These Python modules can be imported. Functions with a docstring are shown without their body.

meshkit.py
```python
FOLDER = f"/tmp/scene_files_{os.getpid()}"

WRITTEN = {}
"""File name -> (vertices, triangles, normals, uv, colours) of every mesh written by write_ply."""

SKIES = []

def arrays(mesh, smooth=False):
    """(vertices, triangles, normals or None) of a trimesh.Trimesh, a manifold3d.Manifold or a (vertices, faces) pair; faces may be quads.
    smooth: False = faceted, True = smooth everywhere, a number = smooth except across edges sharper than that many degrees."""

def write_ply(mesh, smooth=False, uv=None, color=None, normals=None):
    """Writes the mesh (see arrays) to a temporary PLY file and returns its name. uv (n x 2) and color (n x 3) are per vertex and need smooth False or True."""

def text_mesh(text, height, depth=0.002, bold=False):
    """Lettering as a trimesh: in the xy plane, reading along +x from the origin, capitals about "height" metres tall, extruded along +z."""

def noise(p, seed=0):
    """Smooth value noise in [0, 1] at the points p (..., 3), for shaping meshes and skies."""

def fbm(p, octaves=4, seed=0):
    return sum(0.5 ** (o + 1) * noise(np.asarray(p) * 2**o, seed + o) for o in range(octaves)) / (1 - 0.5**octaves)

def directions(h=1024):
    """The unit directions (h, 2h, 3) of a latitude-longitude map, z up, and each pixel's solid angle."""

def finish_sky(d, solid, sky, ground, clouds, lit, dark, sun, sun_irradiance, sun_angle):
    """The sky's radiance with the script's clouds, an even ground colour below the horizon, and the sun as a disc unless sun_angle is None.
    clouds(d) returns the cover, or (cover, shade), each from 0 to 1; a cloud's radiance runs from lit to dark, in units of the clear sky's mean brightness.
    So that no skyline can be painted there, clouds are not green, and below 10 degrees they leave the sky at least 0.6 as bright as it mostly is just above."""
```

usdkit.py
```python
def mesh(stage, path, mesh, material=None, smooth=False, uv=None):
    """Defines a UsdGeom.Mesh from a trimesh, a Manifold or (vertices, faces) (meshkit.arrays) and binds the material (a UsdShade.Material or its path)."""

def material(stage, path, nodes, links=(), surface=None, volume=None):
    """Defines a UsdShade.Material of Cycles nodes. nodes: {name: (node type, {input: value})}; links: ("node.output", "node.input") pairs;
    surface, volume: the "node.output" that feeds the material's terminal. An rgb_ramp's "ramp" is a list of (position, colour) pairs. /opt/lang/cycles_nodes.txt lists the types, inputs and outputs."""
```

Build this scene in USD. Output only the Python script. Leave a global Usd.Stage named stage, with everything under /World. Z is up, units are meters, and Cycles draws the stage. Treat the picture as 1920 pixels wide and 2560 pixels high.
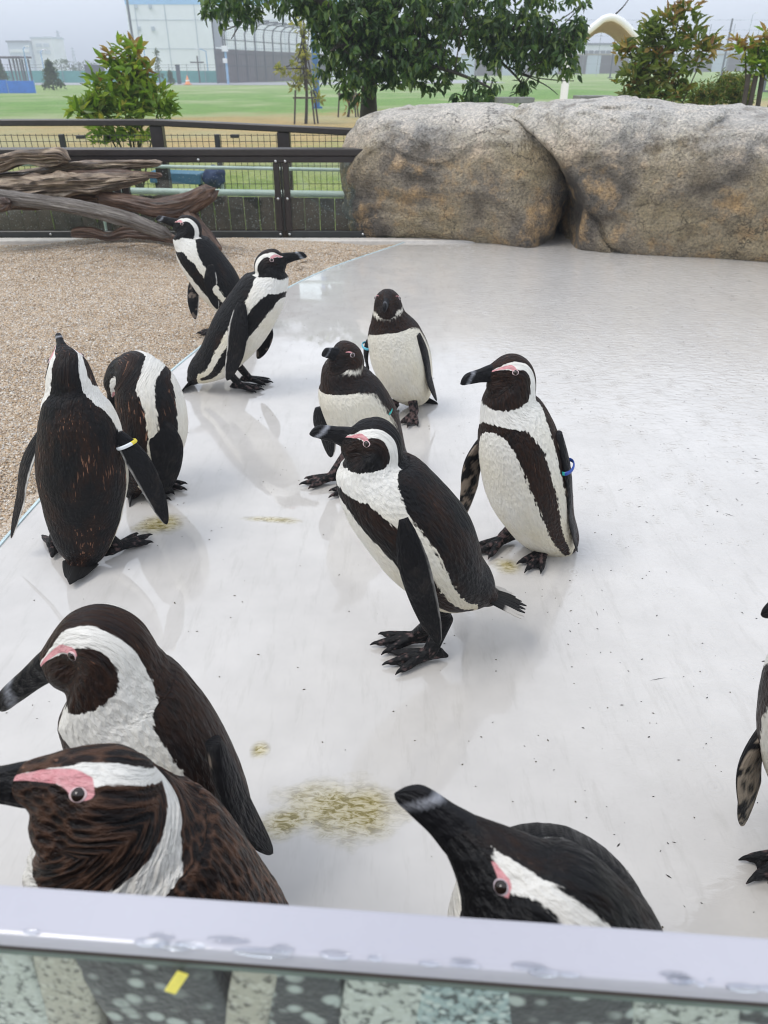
import math, random
import numpy as np
import trimesh, manifold3d, usdkit, meshkit
from scipy.spatial import cKDTree
from scipy.interpolate import Akima1DInterpolator, PchipInterpolator
from scipy.ndimage import gaussian_filter, map_coordinates, binary_dilation, zoom as ndzoom
from pxr import Usd, UsdGeom, UsdLux, UsdShade, Sdf, Gf, Vt

stage = Usd.Stage.CreateInMemory()
UsdGeom.SetStageUpAxis(stage, 'Z'); UsdGeom.SetStageMetersPerUnit(stage, 1.0)
UsdGeom.Xform.Define(stage, '/World'); UsdGeom.Scope.Define(stage, '/World/Looks')

# ------------------------------------------------------------------ camera, sky, sun, exposure
EYE, PITCH, FPX = 1.05, math.radians(30.85), 1850.0
cam = UsdGeom.Camera.Define(stage, '/World/camera')
cam.CreateFocalLengthAttr(5.4); cam.CreateHorizontalApertureAttr(5.4*1920/FPX)
cam.CreateFStopAttr(1.9); cam.CreateFocusDistanceAttr(1.32)
cam.CreateClippingRangeAttr((0.02, 5000.0)); cam.CreateExposureAttr(0.6)
UsdGeom.Xformable(cam).AddTranslateOp().Set((0, 0, EYE))
UsdGeom.Xformable(cam).AddRotateXOp().Set(90 - math.degrees(PITCH))

SUN_EL, SUN_AZ = math.radians(60), math.radians(-115)      # azimuth from +y towards +x
sky = UsdLux.DomeLight.Define(stage, '/World/sky')
usdkit.material(stage, '/World/Looks/overcast_sky', {
    'sky': ('sky_texture', {'sky_type': 'single_scattering', 'sun_disc': False, 'sun_elevation': SUN_EL, 'sun_rotation': SUN_AZ, 'aerosol_density': 2.0}),
    'tc': ('texture_coordinate', {}), 'mp': ('mapping', {'scale': (1.6, 1.6, 4.0)}),
    'n': ('noise_texture', {'scale': 1.4, 'detail': 4.0, 'roughness': 0.5}),
    'r': ('rgb_ramp', {'ramp': [(0.25, (6.2, 6.8, 7.9)), (0.75, (8.2, 8.55, 9.2))]}),
    'm': ('mix', {'fac': 0.93}),
    'bg': ('background_shader', {'strength': 0.1})},
    [('tc.generated', 'mp.vector'), ('mp.vector', 'n.vector'), ('n.fac', 'r.fac'), ('sky.color', 'm.color1'), ('r.color', 'm.color2'), ('m.color', 'bg.color')], surface='bg.background')
UsdShade.MaterialBindingAPI.Apply(sky.GetPrim()).Bind(UsdShade.Material.Get(stage, '/World/Looks/overcast_sky'))
sky.GetPrim().SetCustomDataByKey('kind', 'structure')
sun = UsdLux.DistantLight.Define(stage, '/World/sun')
sun.CreateIntensityAttr(0.3); sun.CreateAngleAttr(25.0); sun.CreateColorAttr((1.0, 0.96, 0.9))
sun.GetPrim().CreateAttribute('inputs:normalize', Sdf.ValueTypeNames.Bool).Set(True)
_d = np.array([math.sin(SUN_AZ)*math.cos(SUN_EL), math.cos(SUN_AZ)*math.cos(SUN_EL), math.sin(SUN_EL)])
UsdGeom.Xformable(sun).AddTransformOp().Set(Gf.Matrix4d().SetRotate(Gf.Rotation(Gf.Vec3d(0, 0, 1), Gf.Vec3d(*_d))))

# ------------------------------------------------------------------ helpers
K = 1920/1659.0                       # the survey of the photograph was read off at 1659 pixels' width
SP, CP = math.sin(PITCH), math.cos(PITCH)
def ray(xk, yk):
    x, y = (xk*K - 960)/FPX, (1280 - yk*K)/FPX
    return np.array([x, y*SP + CP, y*CP - SP])
def on_z(xk, yk, z=0.0):
    r = ray(xk, yk); return np.array([0, 0, EYE]) + r*((z - EYE)/r[2])
def on_y(xk, yk, Y):
    r = ray(xk, yk); return np.array([0, 0, EYE]) + r*(Y/r[1])
def on_d(xk, yk, Z):
    return np.array([0, 0, EYE]) + ray(xk, yk)*Z
def unit(v):
    v = np.asarray(v, float); n = np.linalg.norm(v, axis=-1, keepdims=True); return v/np.maximum(n, 1e-12)

used = {}
def numbered(name, parent='/World'):
    k = parent + '/' + name; n = used.get(k, -1) + 1; used[k] = n
    return k if n == 0 else f'{k}_{n:03d}'
def tag(prim, label=None, cat=None, group=None, kind=None):
    for k, v in (('label', label), ('category', cat), ('group', group), ('kind', kind)):
        if v: prim.SetCustomDataByKey(k, v)
    return prim
def thing(name, label, cat, group=None, loc=(0, 0, 0), rz=0.0):
    x = UsdGeom.Xform.Define(stage, numbered(name))
    x.AddTranslateOp().Set(tuple(map(float, loc)))
    if rz: x.AddRotateZOp().Set(float(rz))
    return tag(x.GetPrim(), label, cat, group)
def obj(name, mesh, mat, parent=None, smooth=False, **kw):
    p = numbered(name, parent.GetPath().pathString if parent else '/World')
    m = usdkit.mesh(stage, p, mesh, LOOK[mat] if isinstance(mat, str) else mat, smooth=smooth)
    return tag(m.GetPrim(), **kw)
LOOK = {}
def look(name, nodes, links=(), surface='p.BSDF', volume=None):
    LOOK[name] = usdkit.material(stage, '/World/Looks/' + name, nodes, links, surface, volume); return LOOK[name]
def scatter_values(prim, per, n, seed=1):
    """one random number for each leaf or pebble of a mesh (per vertices each)"""
    r = np.repeat(np.random.default_rng(seed).random(n//per + 1), per)[:n].astype(np.float32)
    UsdGeom.PrimvarsAPI(prim).CreatePrimvar('rnd', Sdf.ValueTypeNames.FloatArray, 'vertex').Set(Vt.FloatArray.FromNumpy(r)); return prim
def plain(name, col, rough=0.5, metallic=0.0, var=0.25, scale=20.0, bump=0.0, **kw):
    """a painted or bare surface whose tone wanders a little"""
    c = np.array(col, float)
    n = {'g': ('geometry', {}), 'n': ('noise_texture', {'scale': scale, 'detail': 5.0, 'roughness': 0.65}),
         'r': ('rgb_ramp', {'ramp': [(0.25, tuple(c*(1-var))), (0.75, tuple(np.minimum(c*(1+var), 0.95)))]}),
         'p': ('principled_bsdf', {'roughness': rough, 'metallic': metallic, **kw})}
    l = [('g.position', 'n.vector'), ('n.fac', 'r.fac'), ('r.color', 'p.base_color')]
    if bump:
        n['b'] = ('bump', {'strength': bump, 'distance': 0.01}); l += [('n.fac', 'b.height'), ('b.normal', 'p.normal')]
    return look(name, n, l)
def cat_(*ms):
    return trimesh.util.concatenate([m for m in ms])
def box(c, s, rz=0.0, ch=0.0):
    """a box about centre c with sizes s; ch chamfers its edges"""
    s = np.array(s, float)
    if ch:
        a = np.array([[x, y, z] for x in (-.5, .5) for y in (-.5, .5) for z in (-.5, .5)])*(s)
        pts = np.vstack([a - np.sign(a)*np.array([ch, ch, ch]) + np.sign(a)*np.eye(3)[k]*ch for k in range(3)])
        m = trimesh.convex.convex_hull(pts)
    else:
        m = trimesh.creation.box(s)
    if rz: m.apply_transform(trimesh.transformations.rotation_matrix(rz, [0, 0, 1]))
    m.apply_translation(c); return m
def beam(a, b, w, h, ch=0.003):
    """a bar of section w (sideways) x h (upwards) from a to b"""
    a, b = np.array(a, float), np.array(b, float); t = unit(b - a)
    up = np.array([0, 0, 1.0]) if abs(t[2]) < 0.95 else np.array([0, 1.0, 0])
    l = unit(np.cross(up, t)); u = np.cross(t, l)
    m = box((0, 0, 0), (np.linalg.norm(b - a), w, h), ch=ch)
    T = np.eye(4); T[:3, 0], T[:3, 1], T[:3, 2], T[:3, 3] = t, l, u, (a + b)/2
    m.apply_transform(T); return m
def frames(p):
    p = np.asarray(p, float); t = unit(np.gradient(p, axis=0))
    a = np.zeros_like(t); v = np.array([0, 0, 1.0]) if abs(t[0, 2]) < 0.9 else np.array([1.0, 0, 0])
    for i in range(len(p)):
        v = unit(v - t[i]*(v @ t[i])); a[i] = v
    return t, a, np.cross(t, a)
def tube(p, r, sides=8, cap=True):
    """a round tube through points p with radii r"""
    p = np.asarray(p, float); r = np.broadcast_to(r, (len(p),)); t, a, b = frames(p)
    th = np.arange(sides)*2*np.pi/sides
    v = p[:, None] + r[:, None, None]*(np.cos(th)[None, :, None]*a[:, None] + np.sin(th)[None, :, None]*b[:, None])
    return grid_mesh(v, cap)
def grid_mesh(v, cap=True):
    """rings of points (n, m, 3), each closed, as a closed mesh"""
    n, m = v.shape[:2]
    i, j = np.meshgrid(np.arange(n-1), np.arange(m), indexing='ij')
    q = np.stack([i*m + j, i*m + (j+1) % m, (i+1)*m + (j+1) % m, (i+1)*m + j], -1).reshape(-1, 4)
    f = np.vstack([q[:, [0, 1, 2]], q[:, [0, 2, 3]]]); V = v.reshape(-1, 3)
    if cap:
        c0, c1 = len(V), len(V) + 1; V = np.vstack([V, v[0].mean(0), v[-1].mean(0)])
        k = np.arange(m)
        f = np.vstack([f, np.stack([np.full(m, c0), (k+1) % m, k], 1), np.stack([np.full(m, c1), (n-1)*m + k, (n-1)*m + (k+1) % m], 1)])
    m_ = trimesh.Trimesh(V, f, process=False)
    if m_.volume < 0: m_ = trimesh.Trimesh(V, f[:, ::-1], process=False)
    return m_
def smoothline(pts, n):
    pts = np.asarray(pts, float); s = np.concatenate([[0], np.cumsum(np.linalg.norm(np.diff(pts[:, :3], axis=0), axis=1))])
    return PchipInterpolator(s, pts)(np.linspace(0, s[-1], n))
# ------------------------------------------------------------------ penguins
def surface_nets(F, origin, h):
    """closed mesh of F = 0 (F < 0 inside) on a regular grid"""
    S = F < 0
    n = np.array(F.shape)
    c = sum(S[i:n[0]-1+i, j:n[1]-1+j, k:n[2]-1+k].astype(np.int8) for i in (0, 1) for j in (0, 1) for k in (0, 1))
    act = (c > 0) & (c < 8); ids = np.full(act.shape, -1); cells = np.argwhere(act); ids[act] = np.arange(len(cells))
    acc, cnt = np.zeros((len(cells), 3)), np.zeros(len(cells))
    for ax in range(3):
        for a in (0, 1):
            for b in (0, 1):
                o = np.zeros(3, int); o[(ax+1) % 3], o[(ax+2) % 3] = a, b
                e = np.zeros(3, int); e[ax] = 1
                p0 = cells + o; p1 = p0 + e
                f0, f1 = F[tuple(p0.T)], F[tuple(p1.T)]
                x = (f0 < 0) != (f1 < 0); t = np.where(x, f0/np.where(x, f0 - f1, 1), 0)
                acc += np.where(x[:, None], p0 + t[:, None]*e, 0); cnt += x
    V = acc/cnt[:, None]; quads = []
    for ax in range(3):
        e = np.zeros(3, int); e[ax] = 1
        A = S[tuple(slice(0, n[k]-e[k]) for k in range(3))]; B = S[tuple(slice(e[k], n[k]) for k in range(3))]
        for s in (True, False):
            P = np.argwhere((A == s) & (B != s)); a1, a2 = (ax+1) % 3, (ax+2) % 3
            P = P[(P[:, a1] > 0) & (P[:, a2] > 0) & (P[:, a1] < n[a1]-1) & (P[:, a2] < n[a2]-1)]
            u, v = np.zeros(3, int), np.zeros(3, int); u[a1], v[a2] = 1, 1
            q = np.stack([ids[tuple(x.T)] for x in (P-u-v, P-v, P, P-u)], 1)
            quads.append(q if s else q[:, ::-1])
    q = np.vstack(quads)
    return V, np.vstack([q[:, [0, 1, 2]], q[:, [0, 2, 3]]])

# u:            tail   rump  hips  belly chest low   mid   occip. head  lores
SEC_W = np.array([.034, .064, .090, .103, .092, .070, .056, .047, .038, .0155])
SEC_D = np.array([.024, .056, .081, .097, .090, .073, .059, .050, .0405, .0195])
S_GEN = np.array([0, .05, .11, .19, .27, .33, .37, .405, .445, .48, .55])
DEG = 0.055*math.pi/180
def poly_sdf(X, Y, P):
    P = np.asarray(P, float); d = np.full(X.shape, 1e9); ins = np.zeros(X.shape, bool)
    for (x0, y0), (x1, y1) in zip(P, np.roll(P, -1, 0)):
        ex, ey = x1-x0, y1-y0; t = np.clip(((X-x0)*ex + (Y-y0)*ey)/(ex*ex + ey*ey + 1e-12), 0, 1)
        d = np.minimum(d, np.hypot(X-x0-t*ex, Y-y0-t*ey))
        c = ((y0 > Y) != (y1 > Y)) & (X < (x1-x0)*(Y-y0)/(y1-y0 + 1e-12) + x0); ins ^= c
    return np.where(ins, -d, d)
def stroke_sdf(X, Y, P):
    """P: (x, y, half width) points"""
    P = np.asarray(P, float); d = np.full(X.shape, 1e9)
    for a, b in zip(P[:-1], P[1:]):
        ex, ey = b[0]-a[0], b[1]-a[1]; t = np.clip(((X-a[0])*ex + (Y-a[1])*ey)/(ex*ex + ey*ey + 1e-12), 0, 1)
        d = np.minimum(d, np.hypot(X-a[0]-t*ex, Y-a[1]-t*ey) - (a[2] + t*(b[2]-a[2])))
    return d
def U(pts):
    """(u, theta in degrees[, width]) points -> the flat pattern's metres"""
    p = np.array(pts, float); p[:, 0] = np.interp(p[:, 0], np.arange(11), S_GEN); p[:, 1] *= DEG; return p
def plumage(u, th, kind, bsh=0.0, bod=0.0):
    """signed distances: dark plumage, pink skin, cream tint"""
    X, Y = np.interp(u, np.arange(11), S_GEN), th*DEG
    I = lambda us, vs: np.interp(u, us, vs)
    if kind == 'young':
        back = (th - I([0, 1, 2, 3, 4, 4.6, 5.2], [150, 95, 84, 84, 92, 118, 215]))*DEG
        dark = back
        collar = stroke_sdf(X, Y, U([(6.9, 66, .001), (6.72, 86, .0035), (6.6, 115, .0055), (6.5, 150, .007), (6.48, 182, .0075)]))
        dark = np.maximum(dark, -collar)
        pink = stroke_sdf(X, Y, U([(8.7, 66, .0008), (8.4, 64, .0022), (8.15, 69, .0028), (8.0, 76, .002)]))
        cream = I([1, 2, 4, 5], [.9, .7, .45, .3])
        return dark, pink, cream
    back = (th - bod*I([0,.8,1.5,4,4.8],[0,0,1,1,0]) - bsh*I([0,4,5,8,9],[0,.3,1,1,.2]) - I([0, 0.6, 1, 2, 3, 4, 4.6, 5, 5.6, 6.2, 7, 7.6, 8.2, 8.8, 9.2], [180, 120, 96, 90, 86, 83, 74, 62, 48, 41, 38, 37, 40, 48, 55]))*DEG
    mask = poly_sdf(X, Y, U([(10, 58), (9.05, 60), (8.75, 62), (8.45, 66), (8.2, 70), (8.0, 66), (7.7, 58), (7.3, 57), (6.85, 61), (6.4, 74), (6.12, 92), (5.96, 114), (5.9, 140), (5.95, 182), (10, 182)]))
    band = stroke_sdf(X, Y, U([(5.08, 182, .009), (5.02, 165, .010), (4.82, 147, .013), (4.5, 132, .017), (3.9, 121, .018), (3.2, 117, .015), (2.4, 116, .012), (1.6, 118, .010), (1.0, 122, .008)]))
    if kind == 'bare':
        band = band + 1.0; back = back - 75*DEG*I([0, 4.2, 5.4], [1, 1, 0])
    if kind == 'bare':
        lore = np.minimum(np.minimum(np.minimum(back, mask), band), (np.interp(8.5, np.arange(11), S_GEN) - X) + .012*np.abs((th - 62)/40))
        return lore, stroke_sdf(X, Y, U([(8.46, 62, .0025), (8.25, 66, .0048), (8.14, 74, .0036)])), I([1, 2, 4, 5], [.9, .7, .45, .15])
    pink = stroke_sdf(X, Y, U([(8.92, 58, .0045), (8.68, 56, .0066), (8.36, 56, .0062), (8.12, 65, .0050), (8.0, 73, .0040)]))
    return np.minimum(np.minimum(back, mask), band), pink, I([1, 2, 4, 5], [.9, .7, .45, .15])

FOOT = None
def foot_mesh():
    """a webbed foot pointing along +x, standing on z = 0 with its ankle over the origin"""
    global FOOT
    if FOOT is None:
        M = manifold3d.Manifold
        def ball(p, r): return M.sphere(r, 16).translate(p)
        def hull(*b): return M.batch_hull([ball(p, r) for p, r in b])
        parts = []
        ends = []
        for a, L in ((-24, .060), (0, .070), (24, .060)):
            c, s = math.cos(math.radians(a)), math.sin(math.radians(a)); P = lambda d, z: (d*c, d*s, z)
            parts += [hull((P(-.004, .014), .012), (P(L*.45, .011), .0085)), hull((P(L*.45, .011), .0085), (P(L*.8, .0075), .0075)), hull((P(L*.8, .0075), .0075), (P(L*.97, .006), .0055)),
                      hull((P(L*.97, .007), .0045), (P(L*1.1, .0065), .003)), hull((P(L*1.1, .0065), .003), (P(L*1.2, .0025), .001))]
            ends.append(P(L*.82, .005))
        for a, b in ((0, 1), (1, 2)):
            parts.append(hull(((0, 0, .008), .004), (ends[a], .003), (ends[b], .003)))
        parts += [hull(((-.004, 0, .014), .012), ((-.022, .0, .012), .011)), hull(((-.022, 0, .012), .010), ((-.036, .004, .006), .004)),
                  hull(((-.006, 0, .016), .014), ((-.016, 0, .075), .017))]
        m = sum(parts[1:], parts[0]).refine_to_length(0.0045).to_mesh()
        t = trimesh.Trimesh(m.vert_properties[:, :3], m.tri_verts); trimesh.smoothing.filter_taubin(t, iterations=8)
        v = np.array(t.vertices); v[:, 2] = np.maximum(v[:, 2], 0.0004)
        FOOT = (v, np.array(t.faces))
    return FOOT

def flipper_mesh(S, T, N, E, half=.031, bend=.02, bulge=.010, n=40, m=28):
    """S root, T tip, N the outer face's normal, E towards the leading edge; returns vertices, faces, local coordinates"""
    L = np.linalg.norm(T - S); D = (T - S)/L; N = unit(N - D*(N @ D)); E = unit(E - D*(E @ D) - N*(E @ N))
    t = np.concatenate([np.linspace(0, .9, n-10), .9 + .1*np.sin(np.linspace(.1, 1, 10)*np.pi/2)])
    w = PchipInterpolator([0, .12, .35, .6, .8, .92, .98, 1], np.array([.40, .74, 1, .92, .70, .44, .22, .03])*half)(t)
    h = PchipInterpolator([0, .2, .5, .9, 1], [.013, .011, .007, .0035, .0008])(t)
    cen = S + t[:, None]*L*D + (bend*np.sin(np.pi*t*.9) - .25*bend*t)[:, None]*E + (bulge*np.sin(np.pi*np.clip(t*1.6, 0, 1)))[:, None]*N
    a = np.arange(m)*2*np.pi/m; ca, sa = np.cos(a), np.sin(a)
    e = np.sign(ca)*np.abs(ca)**.9; k = np.sign(sa)*np.abs(sa)**1.1*(0.75 + .25*ca)
    v = cen[:, None] + w[:, None, None]*e[None, :, None]*E + h[:, None, None]*k[None, :, None]*N
    g = grid_mesh(v); q = np.stack([np.repeat(t, m)*L, np.tile(e, n), np.tile(k, n)], 1)
    q = np.vstack([q, [0, 0, 0], [L, 0, 0]]); V, F = np.array(g.vertices), np.array(g.faces)
    if g.volume < 0: F = F[:, ::-1]
    return V, F, q, (cen, w, h, D, N, E)

def normals_of(V, F):
    n = np.zeros_like(V); fn = np.cross(V[F[:, 1]] - V[F[:, 0]], V[F[:, 2]] - V[F[:, 0]])
    for k in range(3): np.add.at(n, F[:, k], fn)
    return unit(n)
def pack(V, F, nor, rest, pat, col, region):
    k = len(V); b = lambda a, m: np.broadcast_to(np.asarray(a, float), (k, m))
    return np.hstack([V, nor, b(rest, 3), b(pat, 3), b(col, 3), np.full((k, 1), region)]).astype(np.float32), F.astype(np.uint32)

def penguin(spec):
    sc, kind, seed = spec.get('scale', 1.0), spec.get('kind', 'adult'), spec['seed']
    Y0 = spec['Y']; h = spec.get('h', .0034)
    def pt(c):
        if c[0] == 'w': return np.array(c[1:4], float)
        if c[0] == 'd': return on_d(c[1], c[2], c[3])
        return on_y(c[0], c[1], Y0 + (c[2] if len(c) > 2 else 0))
    C = np.array([pt(c) for c in spec['spine']]); tip = pt(spec['bill'])
    C2 = np.vstack([C, tip]); uu = np.arange(len(C2), dtype=float)
    sp = Akima1DInterpolator(uu, C2)
    us = np.arange(0, 8.96, .02); P = sp(us); T = unit(sp(us, 1))
    wm = np.ones(10); dm = np.ones(10)
    for k, v in spec.get('fat', {}).items():
        wm[k] *= v[0] if np.ndim(v) else v; dm[k] *= v[1] if np.ndim(v) else v
    W = PchipInterpolator(np.arange(10), SEC_W*wm*sc)(np.clip(us, 0, 9)); D = PchipInterpolator(np.arange(10), SEC_D*dm*sc)(np.clip(us, 0, 9))
    ha, hh = math.radians(spec['heading']), math.radians(spec.get('head', spec['heading']))
    fb, fh = np.array([math.cos(ha), math.sin(ha), 0]), np.array([math.cos(hh), math.sin(hh), 0])
    m1 = np.interp(us, [5, 7], [0, 1])[:, None]; m2 = np.interp(us, spec.get('turn', (6, 8)), [0, 1])[:, None]
    hv = np.array(spec['headdown'], float) if 'headdown' in spec else np.array([0, 0, -1.0])
    ref = (fb*(1-m1) + fh*m1)*(1-m2) + hv*m2 + .35*np.array([0, 0, -1.0])*np.interp(us, [0, 2], [1, 0])[:, None]
    Vn = unit(ref - T*np.sum(ref*T, 1, keepdims=True)); Ln = np.cross(Vn, T)
    tree = cKDTree(P)
    def local(q):
        _, i = tree.query(q, workers=-1)
        i0 = np.clip(i, 1, len(P)-2)
        # slide along the tangent for a smooth parameter
        d = q - P[i0]; t = np.sum(d*T[i0], 1)
        step = np.linalg.norm(P[i0+1] - P[i0-1], axis=1)/2
        f = np.clip(t/step, -1, 1); free = (i > 1) & (i < len(P)-2)
        res = np.where(free, 0, t - f*step)
        j = np.clip(i0 + f, 0, len(P)-1); a = np.floor(j).astype(int).clip(0, len(P)-2); b = (j - a)[:, None]
        g = lambda A: A[a]*(1-b) + A[a+1]*b if A.ndim == 2 else A[a]*(1-b[:, 0]) + A[a+1]*b[:, 0]
        p = g(P); d = q - p
        return g(us), np.sum(d*g(Ln), 1), np.sum(d*g(Vn), 1), g(W), g(D), res
    def field(q):
        u, l, v, w, d, res = local(q)
        r = np.sqrt((l/w)**2 + (v/d)**2 + (res/np.minimum(w, d))**2); f = (r - 1)*np.minimum(w, d)
        if gular is not None:                     # the full throat under the bill
            f = np.minimum(f, np.linalg.norm(q - gular, axis=1) - gr)
        return np.clip(f, -.02, .02)
    ia, ib = int(np.argmin(np.abs(us - 8.55))), int(np.argmin(np.abs(us - 6.3)))
    ga, gb_ = P[ia] + Vn[ia]*D[ia]*.35, P[ib] + Vn[ib]*D[ib]*.62; gular, gr = (ga*.45 + gb_*.55, spec.get('gular', .026)*sc) if spec.get('gular', .026) > 0 else (None, 0)
    lo, hi = (P - .125*sc).min(0), (P + .125*sc).max(0)
    H = 4*h; n = np.ceil((hi - lo)/H).astype(int) + 1
    ax = [lo[k] + np.arange(n[k])*H for k in range(3)]
    Q = np.stack(np.meshgrid(*ax, indexing='ij'), -1)
    coarse = field(Q.reshape(-1, 3)).reshape(n)
    near = binary_dilation(np.abs(coarse) < .0195, iterations=1)
    nf = (n - 1)*4 + 1
    idx = [np.minimum((np.arange(nf[k]) + 2)//4, n[k]-1) for k in range(3)]
    Fg = coarse[np.ix_(*idx)]; nm = near[np.ix_(*idx)]
    w_ = np.argwhere(nm); Fg[nm] = field(lo + w_*h)
    Fg = gaussian_filter(Fg, spec.get('soft', .0045)/h)
    V, F = surface_nets(Fg, lo, h)
    G = np.gradient(Fg)
    for _ in range(3):
        f = map_coordinates(Fg, V.T, order=1); g = np.stack([map_coordinates(x, V.T, order=1) for x in G], 1)
        V = V - np.clip(f/np.maximum(np.sum(g*g, 1), 1e-12), -.6, .6)[:, None]*g
    nor = unit(g); V = lo + V*h
    u, l, v, w, d, _ = local(V)
    s = np.interp(u, us, np.concatenate([[0], np.cumsum(np.linalg.norm(np.diff(P, axis=0), axis=1))]))
    rest = np.stack([s, l, v], 1)
    # ruffled feathers: a millimetre of relief, stronger about the neck
    amp = np.interp(u, [0, 4, 5, 6.5, 7.5, 9], [.0012, .0012, .0022, .0024, .0010, .0005])*spec.get('ruffle', 1.0)
    V = V + nor*((meshkit.fbm(rest*np.array([28, 75, 75]), 3, seed) - .5)*2*amp)[:, None]
    nor = normals_of(V, F)
    th = np.degrees(np.arctan2(np.abs(l)/w, -v/d))
    dark, pink, cream = plumage(u, th, kind, spec.get('backshift', 0.0), spec.get('bodyshift', 0.0))
    if spec.get('tailwhite'): pass
    srcs = [pack(V, F, nor, rest, np.stack([dark, pink - spec.get('pinkgrow', 0), cream], 1), .5, 0)]
    rs = np.random.default_rng(seed)
    # bill
    b0 = sp(8.66); bd = tip - b0; Lb = np.linalg.norm(bd); bd /= Lb
    vn = unit(Vn[-1] - bd*(Vn[-1] @ bd)); ln = np.cross(vn, bd); tt = np.concatenate([np.linspace(0, .85, 26), np.linspace(.87, 1, 12)])
    bs = spec.get('bill_scale', 1.0)*sc
    dep = PchipInterpolator([0, .25, .5, .72, .86, .95, 1], np.array([.0205, .0185, .0150, .0135, .0115, .007, .001])*bs)(tt)
    wid = PchipInterpolator([0, .25, .5, .8, .95, 1], np.array([.0165, .0125, .0085, .0072, .0045, .0008])*bs)(tt)
    drop = PchipInterpolator([0, .5, .8, .93, 1], np.array([0, -.0008, 0, .0035, .0078])*bs)(tt)
    an = np.arange(32)*2*np.pi/32; ca, sa = np.cos(an), np.sin(an)
    cx = np.sign(ca)*np.abs(ca)**.85; sy = np.sign(sa)*np.abs(sa)**.9
    groove = 1 - .10*np.exp(-((sa - .25)/.10)**2)*1.0
    bv = (b0 + tt[:, None]*Lb*bd + drop[:, None]*vn)[:, None] + (wid[:, None]*cx*groove)[..., None]*ln + (dep[:, None]*sy)[..., None]*vn
    g = grid_mesh(bv); bV, bF = np.array(g.vertices), np.array(g.faces)
    if g.volume < 0: bF = bF[:, ::-1]
    t_ = np.concatenate([np.repeat(tt, 32), [0, 1]]); s_ = np.concatenate([np.tile(sa, len(tt)), [0, 0]])
    nz = meshkit.fbm(bV*90, 3, seed)
    greyb = np.clip(1 - np.abs((t_ - .76 - .10*s_ + (nz-.5)*.10)/.075), 0, 1)**.7*(.55 + .45*(nz > .45))*spec.get('billband', 1.0)
    bcol = np.array([.008, .008, .0095]) + greyb[:, None]*np.array([.26, .27, .30])
    srcs.append(pack(bV, bF, normals_of(bV, bF), np.stack([t_*Lb, bV[:, 0]*0, s_*.012], 1), (1, 1, 0), bcol, 1))
    # flippers
    bands = []
    root_u = spec.get('flipper_u', 4.35)
    ir = int(np.argmin(np.abs(us - root_u)))
    for side, fl in spec.get('flippers', {}).items():
        sg = 1 if side == 'left' else -1
        lat = Ln[ir]*sg if np.dot(Ln[ir]*sg, np.cross([0, 0, 1], fb)*sg) > 0 else -Ln[ir]*sg
        if 'S' in fl: S = pt(fl['S'])
        else: S = P[ir] + lat*W[ir]*.62 - Vn[ir]*D[ir]*.12
        Tp = pt(fl['T']) if 'T' in fl else S + .20*sc*unit(-T[ir] + fl.get('out', .15)*lat - .1*Vn[ir])
        N = np.array(fl['N'], float) if 'N' in fl else lat
        E = np.array(fl['E'], float) if 'E' in fl else Vn[ir]
        fV, fF, q, info = flipper_mesh(S, Tp, N, E, fl.get('half', .0275)*sc, fl.get('bend', .014), fl.get('bulge', .010))
        nz = meshkit.fbm(fV*np.array([70, 70, 45]), 3, seed+5)
        base = np.where(nz[:, None] > .62, np.array([.016, .014, .014]), np.array([.007, .007, .0085]))
        inner = q[:, 2] < -.12
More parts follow.
